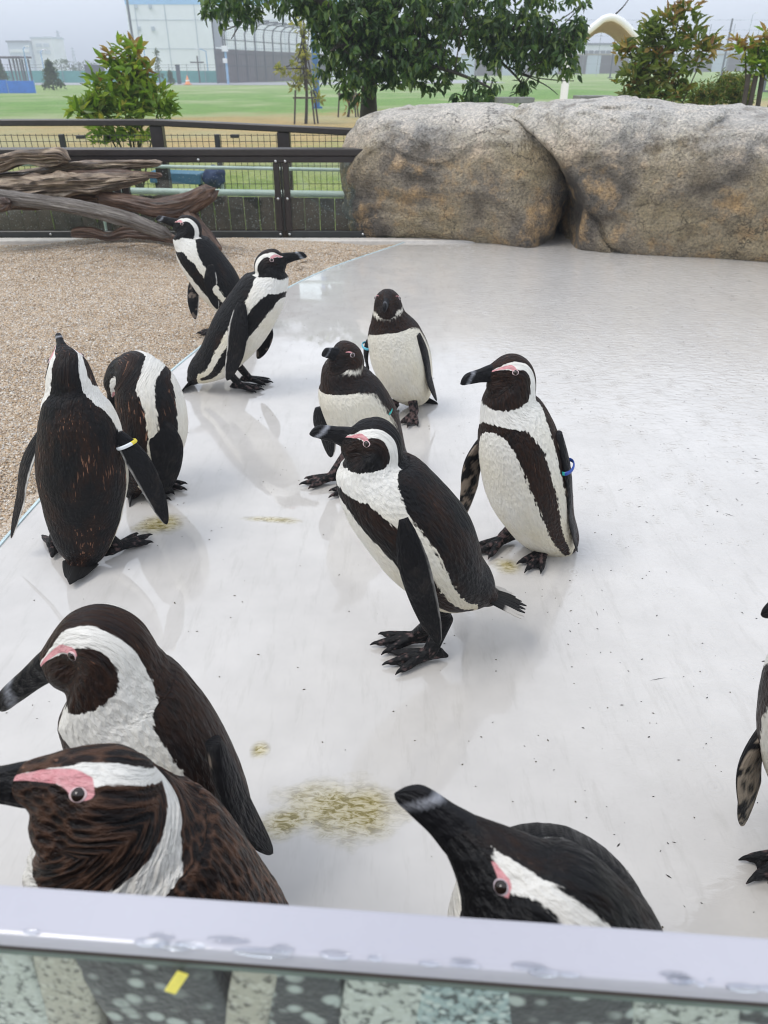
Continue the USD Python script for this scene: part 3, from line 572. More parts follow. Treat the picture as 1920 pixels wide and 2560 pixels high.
def deck_look():
    n, l, last = stain_nodes()
    n |= {'g': ('geometry', {}), 'xyz': ('separate_xyz', {}),
        'n1': ('noise_texture', {'scale': 2.2, 'detail': 3.0, 'roughness': .5}), 'n2': ('noise_texture', {'scale': 11.0, 'detail': 5.0, 'roughness': .6}), 'm3': ('mapping', {'scale': (45, 110, 60), 'rotation': (0, 0, .25)}), 'n3': ('noise_texture', {'scale': 1.0, 'detail': 5.0, 'roughness': .7, 'distortion': .8}),
        'c': ('rgb_ramp', {'ramp': [(.3, (.55, .530, .506)), (.7, (.605, .583, .557))]}), 'cg': ('rgb_ramp', {'ramp': [(.3, (.88, .875, .87)), (.7, (1, 1, 1))]}), 'cm0': ('mix', {'mix_type': 'multiply', 'fac': 1.0}), 'm4': ('mapping', {'scale': (30, 5, 1), 'rotation': (0, 0, .5)}), 'n4': ('noise_texture', {'scale': 1.0, 'detail': 6.0, 'roughness': .75}), 'sc4': ('rgb_ramp', {'ramp': [(.36, (.86, .855, .84)), (.47, (1, 1, 1))]}), 'cm': ('mix', {'mix_type': 'multiply', 'fac': .5}),
        # stain
        'sn': ('math', {'math_type': 'multiply_add', 'value2': 1.5, 'value3': -.75}), 'sd': ('math', {'math_type': 'add'}),
        'so': ('map_range', {'from_min': .35, 'from_max': 1.15, 'to_min': 1.0, 'to_max': 0, 'clamp': True}),
        'sg': ('map_range', {'from_min': .44, 'from_max': .56, 'to_min': .5, 'to_max': .97, 'clamp': True}), 'sf': ('math', {'math_type': 'multiply'}),
        'sc': ('rgb_ramp', {'ramp': [(.35, (.56, .46, .13)), (.6, (.16, .125, .02))]}), 'smx': ('mix', {}),
        # wet film: pools with soft shores, thicker and rippled towards the right
        'w': ('map_range', {'range_type': 'smoothstep', 'from_min': .47, 'from_max': .52, 'to_min': 0, 'to_max': 1, 'clamp': True}),
        'wx': ('map_range', {'range_type': 'smoothstep', 'from_min': .10, 'from_max': .75, 'to_min': 0, 'to_max': 1, 'clamp': True}),
        'wn': ('math', {'math_type': 'multiply_add', 'value2': .9, 'value3': -.45}), 'wa': ('math', {'math_type': 'add'}),
        'rip': ('mapping', {'scale': (26, 46, 30)}), 'rn': ('noise_texture', {'scale': 1.0, 'detail': 3.0, 'roughness': .55, 'distortion': .5}),
        'vor': ('voronoi_texture', {'scale': 15.0, 'feature': 'f1'}), 'vr': ('math', {'math_type': 'multiply', 'value2': 42.0}), 'vs': ('math', {'math_type': 'sine'}),
        'vf': ('map_range', {'from_min': 0, 'from_max': .55, 'to_min': .22, 'to_max': 0, 'clamp': True}), 'vm': ('math', {'math_type': 'multiply'}),
        'bh': ('math', {'math_type': 'add'}), 'bw': ('math', {'math_type': 'multiply'}), 'b': ('bump', {'strength': .5, 'distance': .0045}),
        'rr': ('map_range', {'from_min': 0, 'from_max': 1, 'to_min': .16, 'to_max': .035, 'clamp': True}), 'rs': ('math', {'math_type': 'multiply_add', 'value2': .30}),
        'b2': ('bump', {'strength': .05, 'distance': .002}),
        'p': ('principled_bsdf', {'specular_ior_level': .55, 'coat_weight': .6, 'coat_roughness': .03})}
    l += [('g.position', 'xyz.vector')] + [('g.position', f'n{i}.vector') for i in (1, 2)] + [('g.position', 'm3.vector'), ('m3.vector', 'n3.vector')] + [('n2.fac', 'c.fac'), ('n1.fac', 'cg.fac'), ('c.color', 'cm0.color1'), ('cg.color', 'cm0.color2'), ('g.position', 'm4.vector'), ('m4.vector', 'n4.vector'), ('n4.fac', 'sc4.fac'), ('cm0.color', 'cm.color1'), ('sc4.color', 'cm.color2'),
        ('n2.fac', 'sn.value1'), (last, 'sd.value1'), ('sn.value', 'sd.value2'), ('sd.value', 'so.value'), ('n3.fac', 'sg.value'), ('so.result', 'sf.value1'), ('sg.result', 'sf.value2'), ('n3.fac', 'sc.fac'),
        ('sf.value', 'smx.fac'), ('cm.color', 'smx.color1'), ('sc.color', 'smx.color2'), ('smx.color', 'p.base_color'),
        ('n1.fac', 'w.value'), ('n1.fac', 'wn.value1'), ('xyz.x', 'wa.value1'), ('wn.value', 'wa.value2'), ('wa.value', 'wx.value'),
        ('g.position', 'rip.vector'), ('rip.vector', 'rn.vector'), ('g.position', 'vor.vector'), ('vor.distance', 'vr.value1'), ('vr.value', 'vs.value1'), ('vor.distance', 'vf.value'), ('vs.value', 'vm.value1'), ('vf.result', 'vm.value2'),
        ('rn.fac', 'bh.value1'), ('vm.value', 'bh.value2'), ('bh.value', 'bw.value1'), ('wx.result', 'bw.value2'), ('bw.value', 'b.height'), ('n2.fac', 'b2.height'), ('b2.normal', 'b.normal'), ('b.normal', 'p.normal'), ('b.normal', 'p.coat_normal'),
        ('w.result', 'rr.value'), ('sf.value', 'rs.value1'), ('rr.result', 'rs.value3'), ('rs.value', 'p.roughness')]
    look('wet_deck', n, l)
deck_look()
deck = trimesh.creation.extrude_polygon(deck_poly.buffer(-.004), .10, engine='earcut'); deck.apply_translation([0, 0, -.10])
obj('deck', deck, 'wet_deck', kind='structure')
plain('edge_blue', (.50, .62, .64), .4, var=.15)
_l = np.array(deck_poly.exterior.intersection(edge_line.buffer(.004)).coords) if False else EDGE
_n = unit(np.stack([-(np.gradient(_l[:, 1])), np.gradient(_l[:, 0])], 1)); _w = .004
_ring = np.array([[np.append(p - n*_w, .0035), np.append(p + n*_w, .0035), np.append(p + n*_w, -.03), np.append(p - n*_w, -.03)] for p, n in zip(_l, _n)])
obj('deck_edging', grid_mesh(_ring), 'edge_blue', kind='structure')

# gravel bed
def edge_side(p):
    """metres from the deck's edge, positive on the gravel's side"""
    t = cKDTree(EDGE); d, i = t.query(p); i = np.clip(i, 0, len(EDGE)-2); e = unit(EDGE[i+1]-EDGE[i]); r = p - EDGE[i]
    return np.where(e[:, 0]*r[:, 1] - e[:, 1]*r[:, 0] > 0, 1, -1)*d
def gravel_z(p):
    s = edge_side(p); q = np.c_[p, np.zeros(len(p))]
    lift = np.clip(s/.25, 0, 1)
    m = np.exp(-(((p[:, 0]+1.45)/.75)**2 + ((p[:, 1]-5.0)/.42)**2))*.10 + np.exp(-(((p[:, 0]+2.4)/.7)**2 + ((p[:, 1]-4.7)/.5)**2))*.05
    return np.where(s < 0, -.035, -.012 + lift*((meshkit.fbm(q*2.0, 1, 4)-.45)*.045) + lift*m)
gx, gy = np.meshgrid(np.linspace(-4.2, .6, 170), np.linspace(.2, 5.58, 190), indexing='ij')
gp = np.stack([gx.ravel(), gy.ravel()], 1); gv = np.c_[gp, gravel_z(gp)]
ii, jj = np.meshgrid(np.arange(169), np.arange(189), indexing='ij'); k0 = (ii*190 + jj).ravel()
look('gravel_ground', {'g': ('geometry', {}), 'v': ('voronoi_texture', {'scale': 190.0}), 'n': ('noise_texture', {'scale': 5.0, 'detail': 3.0}),
    's': ('separate_color', {}), 'r': ('rgb_ramp', {'ramp': [(0, (.22, .16, .11)), (.3, (.46, .35, .24)), (.6, (.56, .45, .33)), (.8, (.50, .45, .40)), (1, (.68, .62, .54))]}),
    'b': ('bump', {'strength': .9, 'distance': .004, 'invert': True}), 'p': ('principled_bsdf', {'roughness': .5})},
    [('g.position', 'v.vector'), ('v.color', 's.color'), ('s.r', 'r.fac'), ('r.color', 'p.base_color'), ('v.distance', 'b.height'), ('b.normal', 'p.normal')])
obj('gravel_bed', (gv, np.c_[k0, k0+190, k0+191, k0+1]), 'gravel_ground', smooth=True, kind='structure')
# loose pebbles on it, in tiles of a quarter metre scattered over the bed
look('pebble', {'g': ('geometry', {}), 'oi': ('attribute', {'attribute': 'rnd'}), 'r': ('rgb_ramp', {'ramp': [(0, (.20, .145, .10)), (.15, (.42, .30, .19)), (.4, (.56, .44, .31)), (.58, (.60, .51, .40)), (.7, (.52, .35, .19)), (.82, (.46, .43, .40)), (.92, (.70, .66, .59)), (1, (.78, .75, .70))]}),
    'n': ('noise_texture', {'scale': 260.0, 'detail': 2.0}), 'nr': ('map_range', {'from_min': .3, 'from_max': .7, 'to_min': .7, 'to_max': 1.15, 'clamp': True}), 'm': ('mix', {'mix_type': 'multiply', 'fac': 1.0}), 'p': ('principled_bsdf', {'roughness': .38})},
    [('oi.fac', 'r.fac'), ('g.position', 'n.vector'), ('n.fac', 'nr.value'), ('r.color', 'm.color1'), ('nr.result', 'm.color2'), ('m.color', 'p.base_color')])
rg = np.random.default_rng(3)
pi_ = UsdGeom.PointInstancer.Define(stage, '/World/gravel'); tag(pi_.GetPrim(), 'loose tan and grey pebbles covering the gravel bed left of the deck', 'gravel', kind='stuff')
ico = trimesh.creation.icosphere(0); TS = .22
for t in range(4):
    N = 2300; sz = rg.uniform(.0019, .0036, N)*np.where(rg.random(N) < .06, 1.7, 1)
    pos = np.c_[rg.uniform(-TS/2, TS/2, (N, 2)), rg.uniform(-.002, .0035, N)]
    R = trimesh.transformations
    V = []; F = []
    dirs = ico.vertices[None]*rg.uniform(.75, 1.25, (N, 12, 1))*sz[:, None, None]*np.c_[rg.uniform(.8, 1.5, N), rg.uniform(.7, 1.1, N), rg.uniform(.6, .95, N)][:, None, :]
    a = rg.uniform(0, 6.28, N); c, s = np.cos(a)[:, None], np.sin(a)[:, None]
    V = np.stack([dirs[..., 0]*c - dirs[..., 1]*s, dirs[..., 0]*s + dirs[..., 1]*c, dirs[..., 2]], -1) + pos[:, None]
    F = (ico.faces[None] + 12*np.arange(N)[:, None, None]).reshape(-1, 3)
    scatter_values(usdkit.mesh(stage, f'/World/gravel/tile_{t:03d}' if t else '/World/gravel/tile', (V.reshape(-1, 3), F), LOOK['pebble'], smooth=True).GetPrim(), 12, 12*N, t)
    pi_.CreatePrototypesRel().AddTarget(f'/World/gravel/tile_{t:03d}' if t else '/World/gravel/tile')
cx, cy = np.meshgrid(np.arange(-3.6, .3, .165), np.arange(1.0, 5.5, .165), indexing='ij'); cc = np.c_[cx.ravel(), cy.ravel()]; cc = cc + rg.uniform(-.02, .02, cc.shape)
sd = edge_side(cc); ang = np.abs(np.arctan2(cc[:, 0], cc[:, 1])); cc = cc[(sd > .02) & (ang < .60)]
# keep tiles off the deck: pull those near the edge outward
sd = edge_side(cc); e = .02
gd = np.stack([edge_side(cc + [e, 0]) - edge_side(cc - [e, 0]), edge_side(cc + [0, e]) - edge_side(cc - [0, e])], 1); cc = cc + unit(gd)*np.maximum(0, .125 - sd)[:, None]
z = gravel_z(cc); e = .05; nx = (gravel_z(cc - [e, 0]) - gravel_z(cc + [e, 0]))/(2*e); ny = (gravel_z(cc - [0, e]) - gravel_z(cc + [0, e]))/(2*e)
nn = unit(np.stack([nx, ny, np.ones(len(cc))], 1)); q = []
ea = np.arctan2(gd[:, 1], gd[:, 0])
for k, m in enumerate(nn):
    a = ea[k] + (rg.integers(4)*math.pi/2 if sd[k] < .25 else rg.uniform(0, 6.28))
    q1 = Gf.Rotation(Gf.Vec3d(0, 0, 1), math.degrees(a)); q2 = Gf.Rotation(Gf.Vec3d(0, 0, 1), Gf.Vec3d(*map(float, m)))
    qq = (q1*q2).GetQuat(); q.append(Gf.Quath(float(qq.GetReal()), *map(float, qq.GetImaginary())))
pi_.CreatePositionsAttr(Vt.Vec3fArray.FromNumpy(np.c_[cc, z + .001].astype(np.float32))); pi_.CreateOrientationsAttr(Vt.QuathArray(q)); pi_.CreateProtoIndicesAttr(Vt.IntArray.FromNumpy(rg.integers(0, 4, len(cc)).astype(np.int32)))

# field beyond, rising a little to the right, out to the horizon
def field_z(x, y): return GZ + np.clip((x + 10)/70, 0, 1.6)*np.clip((y - 25)/120, 0, 1)*1.05
fx = np.concatenate([-np.geomspace(2000, 1, 40), np.linspace(-.9, .9, 8), np.geomspace(1, 2000, 40)]); fy = np.concatenate([[-60, -5, 2], 5.7 + np.geomspace(.1, 2500, 70)])
X, Y = np.meshgrid(fx, fy, indexing='ij'); fv = np.stack([X, Y, field_z(X, Y)], -1).reshape(-1, 3)
ii, jj = np.meshgrid(np.arange(len(fx)-1), np.arange(len(fy)-1), indexing='ij'); k0 = (ii*len(fy) + jj).ravel()
look('field_grass', {'g': ('geometry', {}), 'xyz': ('separate_xyz', {}), 'n0': ('noise_texture', {'scale': .12, 'detail': 4.0, 'roughness': .6}), 'n1': ('noise_texture', {'scale': 1.1, 'detail': 6.0, 'roughness': .7}), 'n2': ('noise_texture', {'scale': 14.0, 'detail': 5.0, 'roughness': .75}),
    'nm': ('math', {'math_type': 'multiply_add', 'value2': 16.0, 'value3': -8.0}), 'ya': ('math', {'math_type': 'add'}), 'xs': ('math', {'math_type': 'multiply', 'value2': -.55}), 'yb': ('math', {'math_type': 'add'}),
    'lg': ('math', {'math_type': 'divide', 'value2': 100.0}),
    'zone': ('rgb_ramp', {'ramp': [(.0, (.30, .40, .07)), (.12, (.32, .40, .085)), (.17, (.42, .42, .15)), (.215, (.50, .38, .17)), (.33, (.46, .34, .15)), (.375, (.19, .33, .08)), (.55, (.17, .32, .07)), (.80, (.23, .34, .11)), (1, (.27, .38, .12))]}),
    'v': ('rgb_ramp', {'ramp': [(.25, (.55, .58, .5)), (.5, (1, 1, 1)), (.78, (1.5, 1.4, 1.3))]}), 'm': ('mix', {'mix_type': 'multiply', 'fac': .9}),
    'v2': ('rgb_ramp', {'ramp': [(.3, (.75, .8, .7)), (.7, (1.25, 1.2, 1.25))]}), 'm2': ('mix', {'mix_type': 'multiply', 'fac': .9}),
    'pr': ('rgb_ramp', {'ramp': [(.48, (0, 0, 0)), (.66, (.75, .75, .75))]}), 'pm': ('mix', {'color2': (.42, .45, .25)}), 'b': ('bump', {'strength': 1.0, 'distance': .08}), 'p': ('principled_bsdf', {'roughness': .75, 'specular_ior_level': .2})},
    [('g.position', 'xyz.vector'), ('g.position', 'n0.vector'), ('g.position', 'n1.vector'), ('g.position', 'n2.vector'), ('n1.fac', 'nm.value1'), ('xyz.y', 'ya.value1'), ('nm.value', 'ya.value2'), ('xyz.x', 'xs.value1'), ('ya.value', 'yb.value1'), ('xs.value', 'yb.value2'), ('yb.value', 'lg.value1'), ('lg.value', 'zone.fac'),
     ('n2.fac', 'v.fac'), ('zone.color', 'm.color1'), ('v.color', 'm.color2'), ('n1.fac', 'v2.fac'), ('m.color', 'm2.color1'), ('v2.color', 'm2.color2'), ('n0.fac', 'pr.fac'), ('pr.color', 'pm.fac'), ('m2.color', 'pm.color1'), ('pm.color', 'p.base_color'), ('n2.fac', 'b.height'), ('b.normal', 'p.normal')])
obj('field', (fv, np.c_[k0, k0+len(fy), k0+len(fy)+1, k0+1]), 'field_grass', smooth=True, kind='structure')
plain('asphalt_wet', (.34, .34, .36), .45, var=.12, scale=.3)
rp = np.array([[x, y] for x in np.linspace(-120, 14, 40) for y in (98, 122)]); rv = np.c_[rp, field_z(rp[:, 0], rp[:, 1]) + .03]
rf = np.array([[2*i, 2*i+2, 2*i+3, 2*i+1] for i in range(39)])
obj('far_road', (rv, rf), 'asphalt_wet', kind='structure')
plain('concrete_kerb', (.56, .53, .49), .6, var=.15)
obj('kerb', box((-1.6, 5.53, -.02), (5.4, .10, .07), ch=.006), 'concrete_kerb', kind='structure')

plain('paving_grey', (.34, .33, .32), .5, var=.2, scale=8)
obj('visitor_path', box((0, -1.6, GZ + .02), (9, 3.2, .04)), 'paving_grey', kind='structure')
# ------------------------------------------------------------------ the artificial boulders
def sdf_mesh(fn, lo, hi, h, soft=0):
    n = np.ceil((np.array(hi) - lo)/h).astype(int) + 1
    Q = np.stack(np.meshgrid(*[lo[k] + np.arange(n[k])*h for k in range(3)], indexing='ij'), -1)
    c = fn(Q[::4, ::4, ::4].reshape(-1, 3)).reshape(Q[::4, ::4, ::4].shape[:3]); near = binary_dilation(np.abs(c) < 5.5*h, iterations=1)
    ix = np.ix_(*[np.minimum((np.arange(n[k]) + 2)//4, c.shape[k]-1) for k in range(3)]); F = c[ix]; nm = near[ix]; F[nm] = fn(Q[nm])
    if soft: F = gaussian_filter(F, soft/h)
    V, f = surface_nets(F, lo, h); return np.array(lo) + V*h, f
def rbox(p, c, half, r, rz, tilt=0):
    q = p - c; a = math.radians(rz); q = np.stack([q[:, 0]*math.cos(a) + q[:, 1]*math.sin(a), -q[:, 0]*math.sin(a) + q[:, 1]*math.cos(a), q[:, 2]], 1)
    if tilt: b = math.radians(tilt); q = np.stack([q[:, 0]*math.cos(b) + q[:, 2]*math.sin(b), q[:, 1], -q[:, 0]*math.sin(b) + q[:, 2]*math.cos(b)], 1)
    d = np.abs(q) - (np.array(half) - r)
    return np.linalg.norm(np.maximum(d, 0), axis=1) + np.minimum(d.max(1), 0) - r, q
def rocky(p, seed, amp=1.0):
    a = meshkit.fbm(p*1.5, 3, seed) - .5; b = meshkit.fbm(p*np.array([4, 4, 6.]), 3, seed+3) - .5
    w = p + .25*(meshkit.fbm(p*2.2, 2, seed+11) - .5)[:, None]
    t = meshkit.fbm(w*np.array([1.5, 1.5, 2.6]) + 9, 2, seed+6); st = (t*6) % 1; st = np.where(st < .82, st/.82, (1-st)/.18)      # broken ledges with steep fronts
    g = meshkit.fbm(p*17, 3, seed+8) - .5
    return amp*(a*.20 + b*.085 + (st-.5)*.032 + g*.022)
CK = np.array([on_y(x, y, 5.42)[[0, 2]] for x, y in ((1085, 215), (1105, 236), (1175, 292), (1222, 345), (1252, 400), (1266, 445), (1262, 500), (1262, 560), (1262, 620))])
def crack_x(z): return np.interp(z, CK[::-1, 1], CK[::-1, 0])
def smax(a, b, k): h = np.clip(.5 + .5*(a-b)/k, 0, 1); return b*(1-h) + a*h + k*h*(1-h)
def grooves(p, lines, Y):
    d = np.full(len(p), 9.0)
    for L in lines:
        q = np.array([on_y(x, y, Y)[[0, 2]] for x, y in L])
        for a, b in zip(q[:-1], q[1:]):
            e = b-a; t = np.clip(((p[:, 0]-a[0])*e[0] + (p[:, 2]-a[1])*e[1])/(e@e), 0, 1); d = np.minimum(d, np.hypot(p[:, 0]-a[0]-t*e[0], p[:, 2]-a[1]-t*e[1]))
    return d
def boulder_a(p):
    d, q = rbox(p, (.58, 6.12, .30), (.80, .72, .51), .34, -14)
    d = d + np.clip(.36 - p[:, 2], 0, .5)*.24*(1 + .4*np.sin(p[:, 0]*5)) + rocky(p, 21, .85)
    j = (meshkit.fbm(p*9, 2, 3) - .5)*.06
    d = smax(d, (p[:, 0] - crack_x(p[:, 2]) + j)*.8 - .065, .03)
    return d
def boulder_b(p):
    d, q = rbox(p, (2.25, 5.62, .30), (1.62, .80, .53), .32, -22)
    d = d + np.clip(.40 - p[:, 2], 0, .5)*.27 + .035*np.cos((q[:, 0] - .3)*3.2) + rocky(p, 33, .85)
    w = p + (.05*(meshkit.fbm(p*8, 2, 14) - .5))[:, None]
    g = grooves(w, [[(1266, 450), (1290, 480), (1310, 520), (1340, 575)]], 5.2)
    d = d + .055*np.exp(-(g/.016)**2)
    g = grooves(w, [[(1525, 285), (1560, 268), (1600, 255), (1700, 243)]], 5.0); d = d + .05*np.exp(-(g/.018)**2)*(p[:, 1] < 5.6)
    g = grooves(w, [[(1170, 268), (1215, 300), (1260, 360), (1330, 410)]], 5.3); d = d + .03*np.exp(-(g/.05)**2)
    j = (meshkit.fbm(p*9, 2, 3) - .5)*.06
    d = smax(d, (crack_x(p[:, 2]) - p[:, 0] - j)*.8 - .055, .025)
    return d
look('boulder_rock', {'g': ('geometry', {}), 'xyz': ('separate_xyz', {}),
    'n1': ('noise_texture', {'scale': 1.5, 'detail': 4.0, 'roughness': .55, 'distortion': .4}), 'n2': ('noise_texture', {'scale': 5.5, 'detail': 6.0, 'roughness': .65}), 'n3': ('noise_texture', {'scale': 60.0, 'detail': 4.0, 'roughness': .75}), 'vo': ('voronoi_texture', {'scale': 70.0}),
    'zr': ('map_range', {'from_min': .55, 'from_max': .85, 'to_min': 0, 'to_max': .75, 'clamp': True}), 'zn': ('math', {'math_type': 'multiply_add', 'value2': .55, 'value3': -.27}), 'za': ('math', {'math_type': 'add'}),
    'c1': ('rgb_ramp', {'ramp': [(.33, (.075, .068, .06)), (.45, (.18, .155, .125)), (.52, (.29, .245, .18)), (.62, (.34, .28, .18)), (.74, (.31, .28, .24))]}),
    'oc': ('rgb_ramp', {'ramp': [(.50, (0, 0, 0)), (.66, (1, 1, 1))]}), 'o': ('mix', {'color2': (.42, .285, .15)}),
    'top': ('mix', {'color2': (.70, .68, .65)}), 'sp': ('rgb_ramp', {'ramp': [(.30, (.35, .34, .33)), (.5, (1, 1, 1)), (.72, (1.75, 1.68, 1.55))]}), 'm': ('mix', {'mix_type': 'multiply', 'fac': .85}),
    'dk': ('rgb_ramp', {'ramp': [(.30, (.58, .54, .50)), (.46, (1, 1, 1))]}), 'm2': ('mix', {'mix_type': 'multiply', 'fac': .8}),
    'cv': ('mix', {'mix_type': 'add', 'fac': .35}), 'ce': ('voronoi_texture', {'feature': 'distance_to_edge', 'scale': 2.3}), 'cr': ('map_range', {'from_min': .0, 'from_max': .018, 'to_min': 1, 'to_max': 0, 'clamp': True}), 'cn': ('map_range', {'from_min': .50, 'from_max': .60, 'to_min': 0, 'to_max': .8, 'clamp': True}), 'cf': ('math', {'math_type': 'multiply'}), 'm3': ('mix', {'color2': (.03, .027, .024)}),
    'bh': ('math', {'math_type': 'multiply_add', 'value2': .5}), 'b': ('bump', {'strength': 1.0, 'distance': .02}), 'b2': ('bump', {'strength': .8, 'distance': .06}), 'p': ('principled_bsdf', {'roughness': .62, 'specular_ior_level': .4})},
    [('g.position', 'xyz.vector')] + [('g.position', x + '.vector') for x in ('n1', 'n2', 'n3', 'vo')] +
    [('n2.fac', 'zn.value1'), ('xyz.z', 'za.value1'), ('zn.value', 'za.value2'), ('za.value', 'zr.value'), ('n1.fac', 'c1.fac'), ('n2.fac', 'oc.fac'), ('oc.color', 'o.fac'), ('c1.color', 'o.color1'), ('zr.result', 'top.fac'), ('o.color', 'top.color1'),
     ('n3.fac', 'sp.fac'), ('top.color', 'm.color1'), ('sp.color', 'm.color2'), ('n2.fac', 'dk.fac'), ('m.color', 'm2.color1'), ('dk.color', 'm2.color2'), ('g.position', 'cv.color1'), ('n2.color', 'cv.color2'), ('cv.color', 'ce.vector'), ('ce.distance', 'cr.value'), ('n1.fac', 'cn.value'), ('cr.result', 'cf.value1'), ('cn.result', 'cf.value2'), ('cf.value', 'm3.fac'), ('m2.color', 'm3.color1'), ('m3.color', 'p.base_color'),
     ('vo.distance', 'bh.value1'), ('n3.fac', 'bh.value3'), ('bh.value', 'b.height'), ('n2.fac', 'b2.height'), ('b2.normal', 'b.normal'), ('b.normal', 'p.normal')])
for nm, fn, lo, hi, lb in (('boulder', boulder_a, (-.55, 5.0, -.12), (1.75, 7.1, 1.15), 'smooth grey topped boulder nearest the glass barrier'),
                           ('boulder', boulder_b, (.35, 3.9, -.12), (4.3, 7.3, 1.2), 'long ochre boulder filling the right side behind the deck')):
    v, f = sdf_mesh(fn, lo, hi, .016, .007); obj(nm, (v, f), 'boulder_rock', smooth=True, label=lb, cat='boulder')
# ------------------------------------------------------------------ glass barrier, railings, plank wall
plain('black_timber', (.020, .0145, .013), .36, var=.3, scale=30)
plain('dark_steel', (.022, .024, .023), .35, var=.25)
plain('bolt_steel', (.55, .55, .54), .3, metallic=1.0, var=.1)
look('barrier_glass', {'t': ('transparent_bsdf', {'color': (.90, .95, .93)}), 'gl': ('glossy_bsdf', {'roughness': .03, 'color': (1, 1, 1)}), 'lw': ('layer_weight', {'blend': .5}), 'f': ('math', {'math_type': 'power', 'value2': 4.0}), 'fa': ('math', {'math_type': 'multiply_add', 'value2': .8, 'value3': .035}),
    'df': ('diffuse_bsdf', {'color': (.5, .55, .53)}), 'g': ('geometry', {}), 'vo': ('voronoi_texture', {'scale': 48.0}), 'vr': ('map_range', {'from_min': .12, 'from_max': .17, 'to_min': .35, 'to_max': .006, 'clamp': True}),
    'm1': ('mix_closure', {}), 'm2': ('mix_closure', {})},
    [('g.position', 'vo.vector'), ('vo.distance', 'vr.value'), ('vr.result', 'm2.fac'), ('lw.facing', 'f.value1'), ('f.value', 'fa.value1'), ('fa.value', 'm1.fac'), ('t.BSDF', 'm1.closure1'), ('gl.BSDF', 'm1.closure2'), ('m1.closure', 'm2.closure1'), ('df.BSDF', 'm2.closure2')], surface='m2.closure')
BY = 5.64
gb = thing('glass_barrier', 'low glass panel barrier with black timber top rail and bolted frames behind the driftwood', 'barrier', loc=(0, BY, 0))
posts = [-4.10, -2.97, -1.84, -.714, .41]
obj('top_rail', beam((-4.3, .03, .565), (.6, .03, .565), .13, .045, ch=.006), 'black_timber', gb)
obj('rail_fascia', beam((-4.3, -.012, .522), (.6, -.012, .522), .03, .040, ch=.003), 'black_timber', gb)
for a, b in zip(posts[:-1], posts[1:]):
    obj('glass_pane', box(((a+b)/2, .006, .285), (b-a-.03, .008, .45)), 'barrier_glass', gb)
    obj('bottom_bar', beam((a+.02, -.012, .030), (b-.02, -.012, .030), .035, .045), 'dark_steel', gb)
    for s, x in ((1, a), (-1, b)):
        obj('upright', box((x + s*.033, -.012, .277), (.042, .034, .448), ch=.004), 'black_timber', gb)
    for x, z in ((a+.033, .510), (b-.033, .510), ((a+b)/2, .52), (a+.033, .27), (b-.033, .27), (a+.033, .032), (b-.033, .032), ((a+b)/2, .032)):
        bolt = trimesh.creation.icosphere(1, .0095); bolt.apply_scale([1, .5, 1]); bolt.apply_translation((x, -.031, z)); obj('bolt', bolt, 'bolt_steel', gb, smooth=True)
for x in posts: obj('mullion', box((x, .0, .277), (.012, .02, .448)), 'dark_steel', gb)

# plank wall behind the glass, capped by a pale pipe
plain('plank_dark', (.052, .036, .030), .5, var=.5, scale=16)
plain('plank_brown', (.072, .046, .036), .5, var=.5, scale=16)
plain('moss', (.15, .19, .035), .8, var=.5, scale=60)
plain('pipe_pale', (.50, .56, .52), .4, var=.1)
pw = thing('plank_wall', 'low wall of dark vertical boards streaked with moss, seen through the glass', 'wall')
rp_ = np.random.default_rng(8)
A, B = np.array([-4.2, 6.18, .255]), np.array([.9, 5.98, .205]); nb = 44
for i in range(nb):
    c = A + (B-A)*(i+.5)/nb; hgt = c[2] - GZ
    obj('plank', box((c[0], c[1] + rp_.uniform(-.003, .003), GZ + hgt/2), (.110, .024, hgt - rp_.uniform(0, .006)), rz=-.039, ch=.003), ['plank_dark', 'plank_brown'][rp_.integers(2)], pw)
    if rp_.random() < .75:
        L = rp_.uniform(.08, .24); x = c[0] - .057; y = c[1] - .012
        obj('moss_streak', beam((x, y, c[2] - .02), (x + rp_.uniform(-.006, .006), y, c[2] - .02 - L), .008, .013, ch=.002), 'moss', pw, kind=None)
pr = thing('pipe_rail', 'pale tubular rail running above the plank wall', 'railing')
obj('pipe', tube([A + [0, -.01, .028], B + [0, -.01, .028]], .024, 12), 'pipe_pale', pr, smooth=40)
obj('pipe', tube([A + [0, .02, .205], B + [0, .02, .19]], .0125, 10), 'pipe_pale', pr, smooth=40)
for f in (.10, .40, .525, .80):
    c = A + (B-A)*f; obj('post', tube([(c[0], c[1] - .035, GZ), (c[0], c[1] - .035, c[2] + (.03 if f == .525 else .2))], .022 if f == .525 else .011, 10), 'pipe_pale', pr, smooth=40)

# visitors' handrail
hr = thing('timber_handrail', 'dark brown timber handrail with square posts beyond the glass barrier', 'railing')
L0, L1, L2 = np.array([-4.6, 6.62, .69]), np.array([-1.80, 6.60, .695]), np.array([.3, 6.14, .635])
for a, b in ((L0, L1), (L1, L2)):
    obj('handrail', beam(a, b, .11, .045, ch=.006), 'black_timber', hr)
for xk, f, s in ((None, .02, (L0, L1)), (None, .455, (L0, L1)), (None, 1.0, (L0, L1)), (None, .49, (L1, L2))):
    c = s[0] + (s[1]-s[0])*f - np.array([0, 0, .0235]); obj('post', box((c[0], c[1], (GZ + c[2])/2), (.098, .09, c[2]-GZ), ch=.005), 'black_timber', hr)
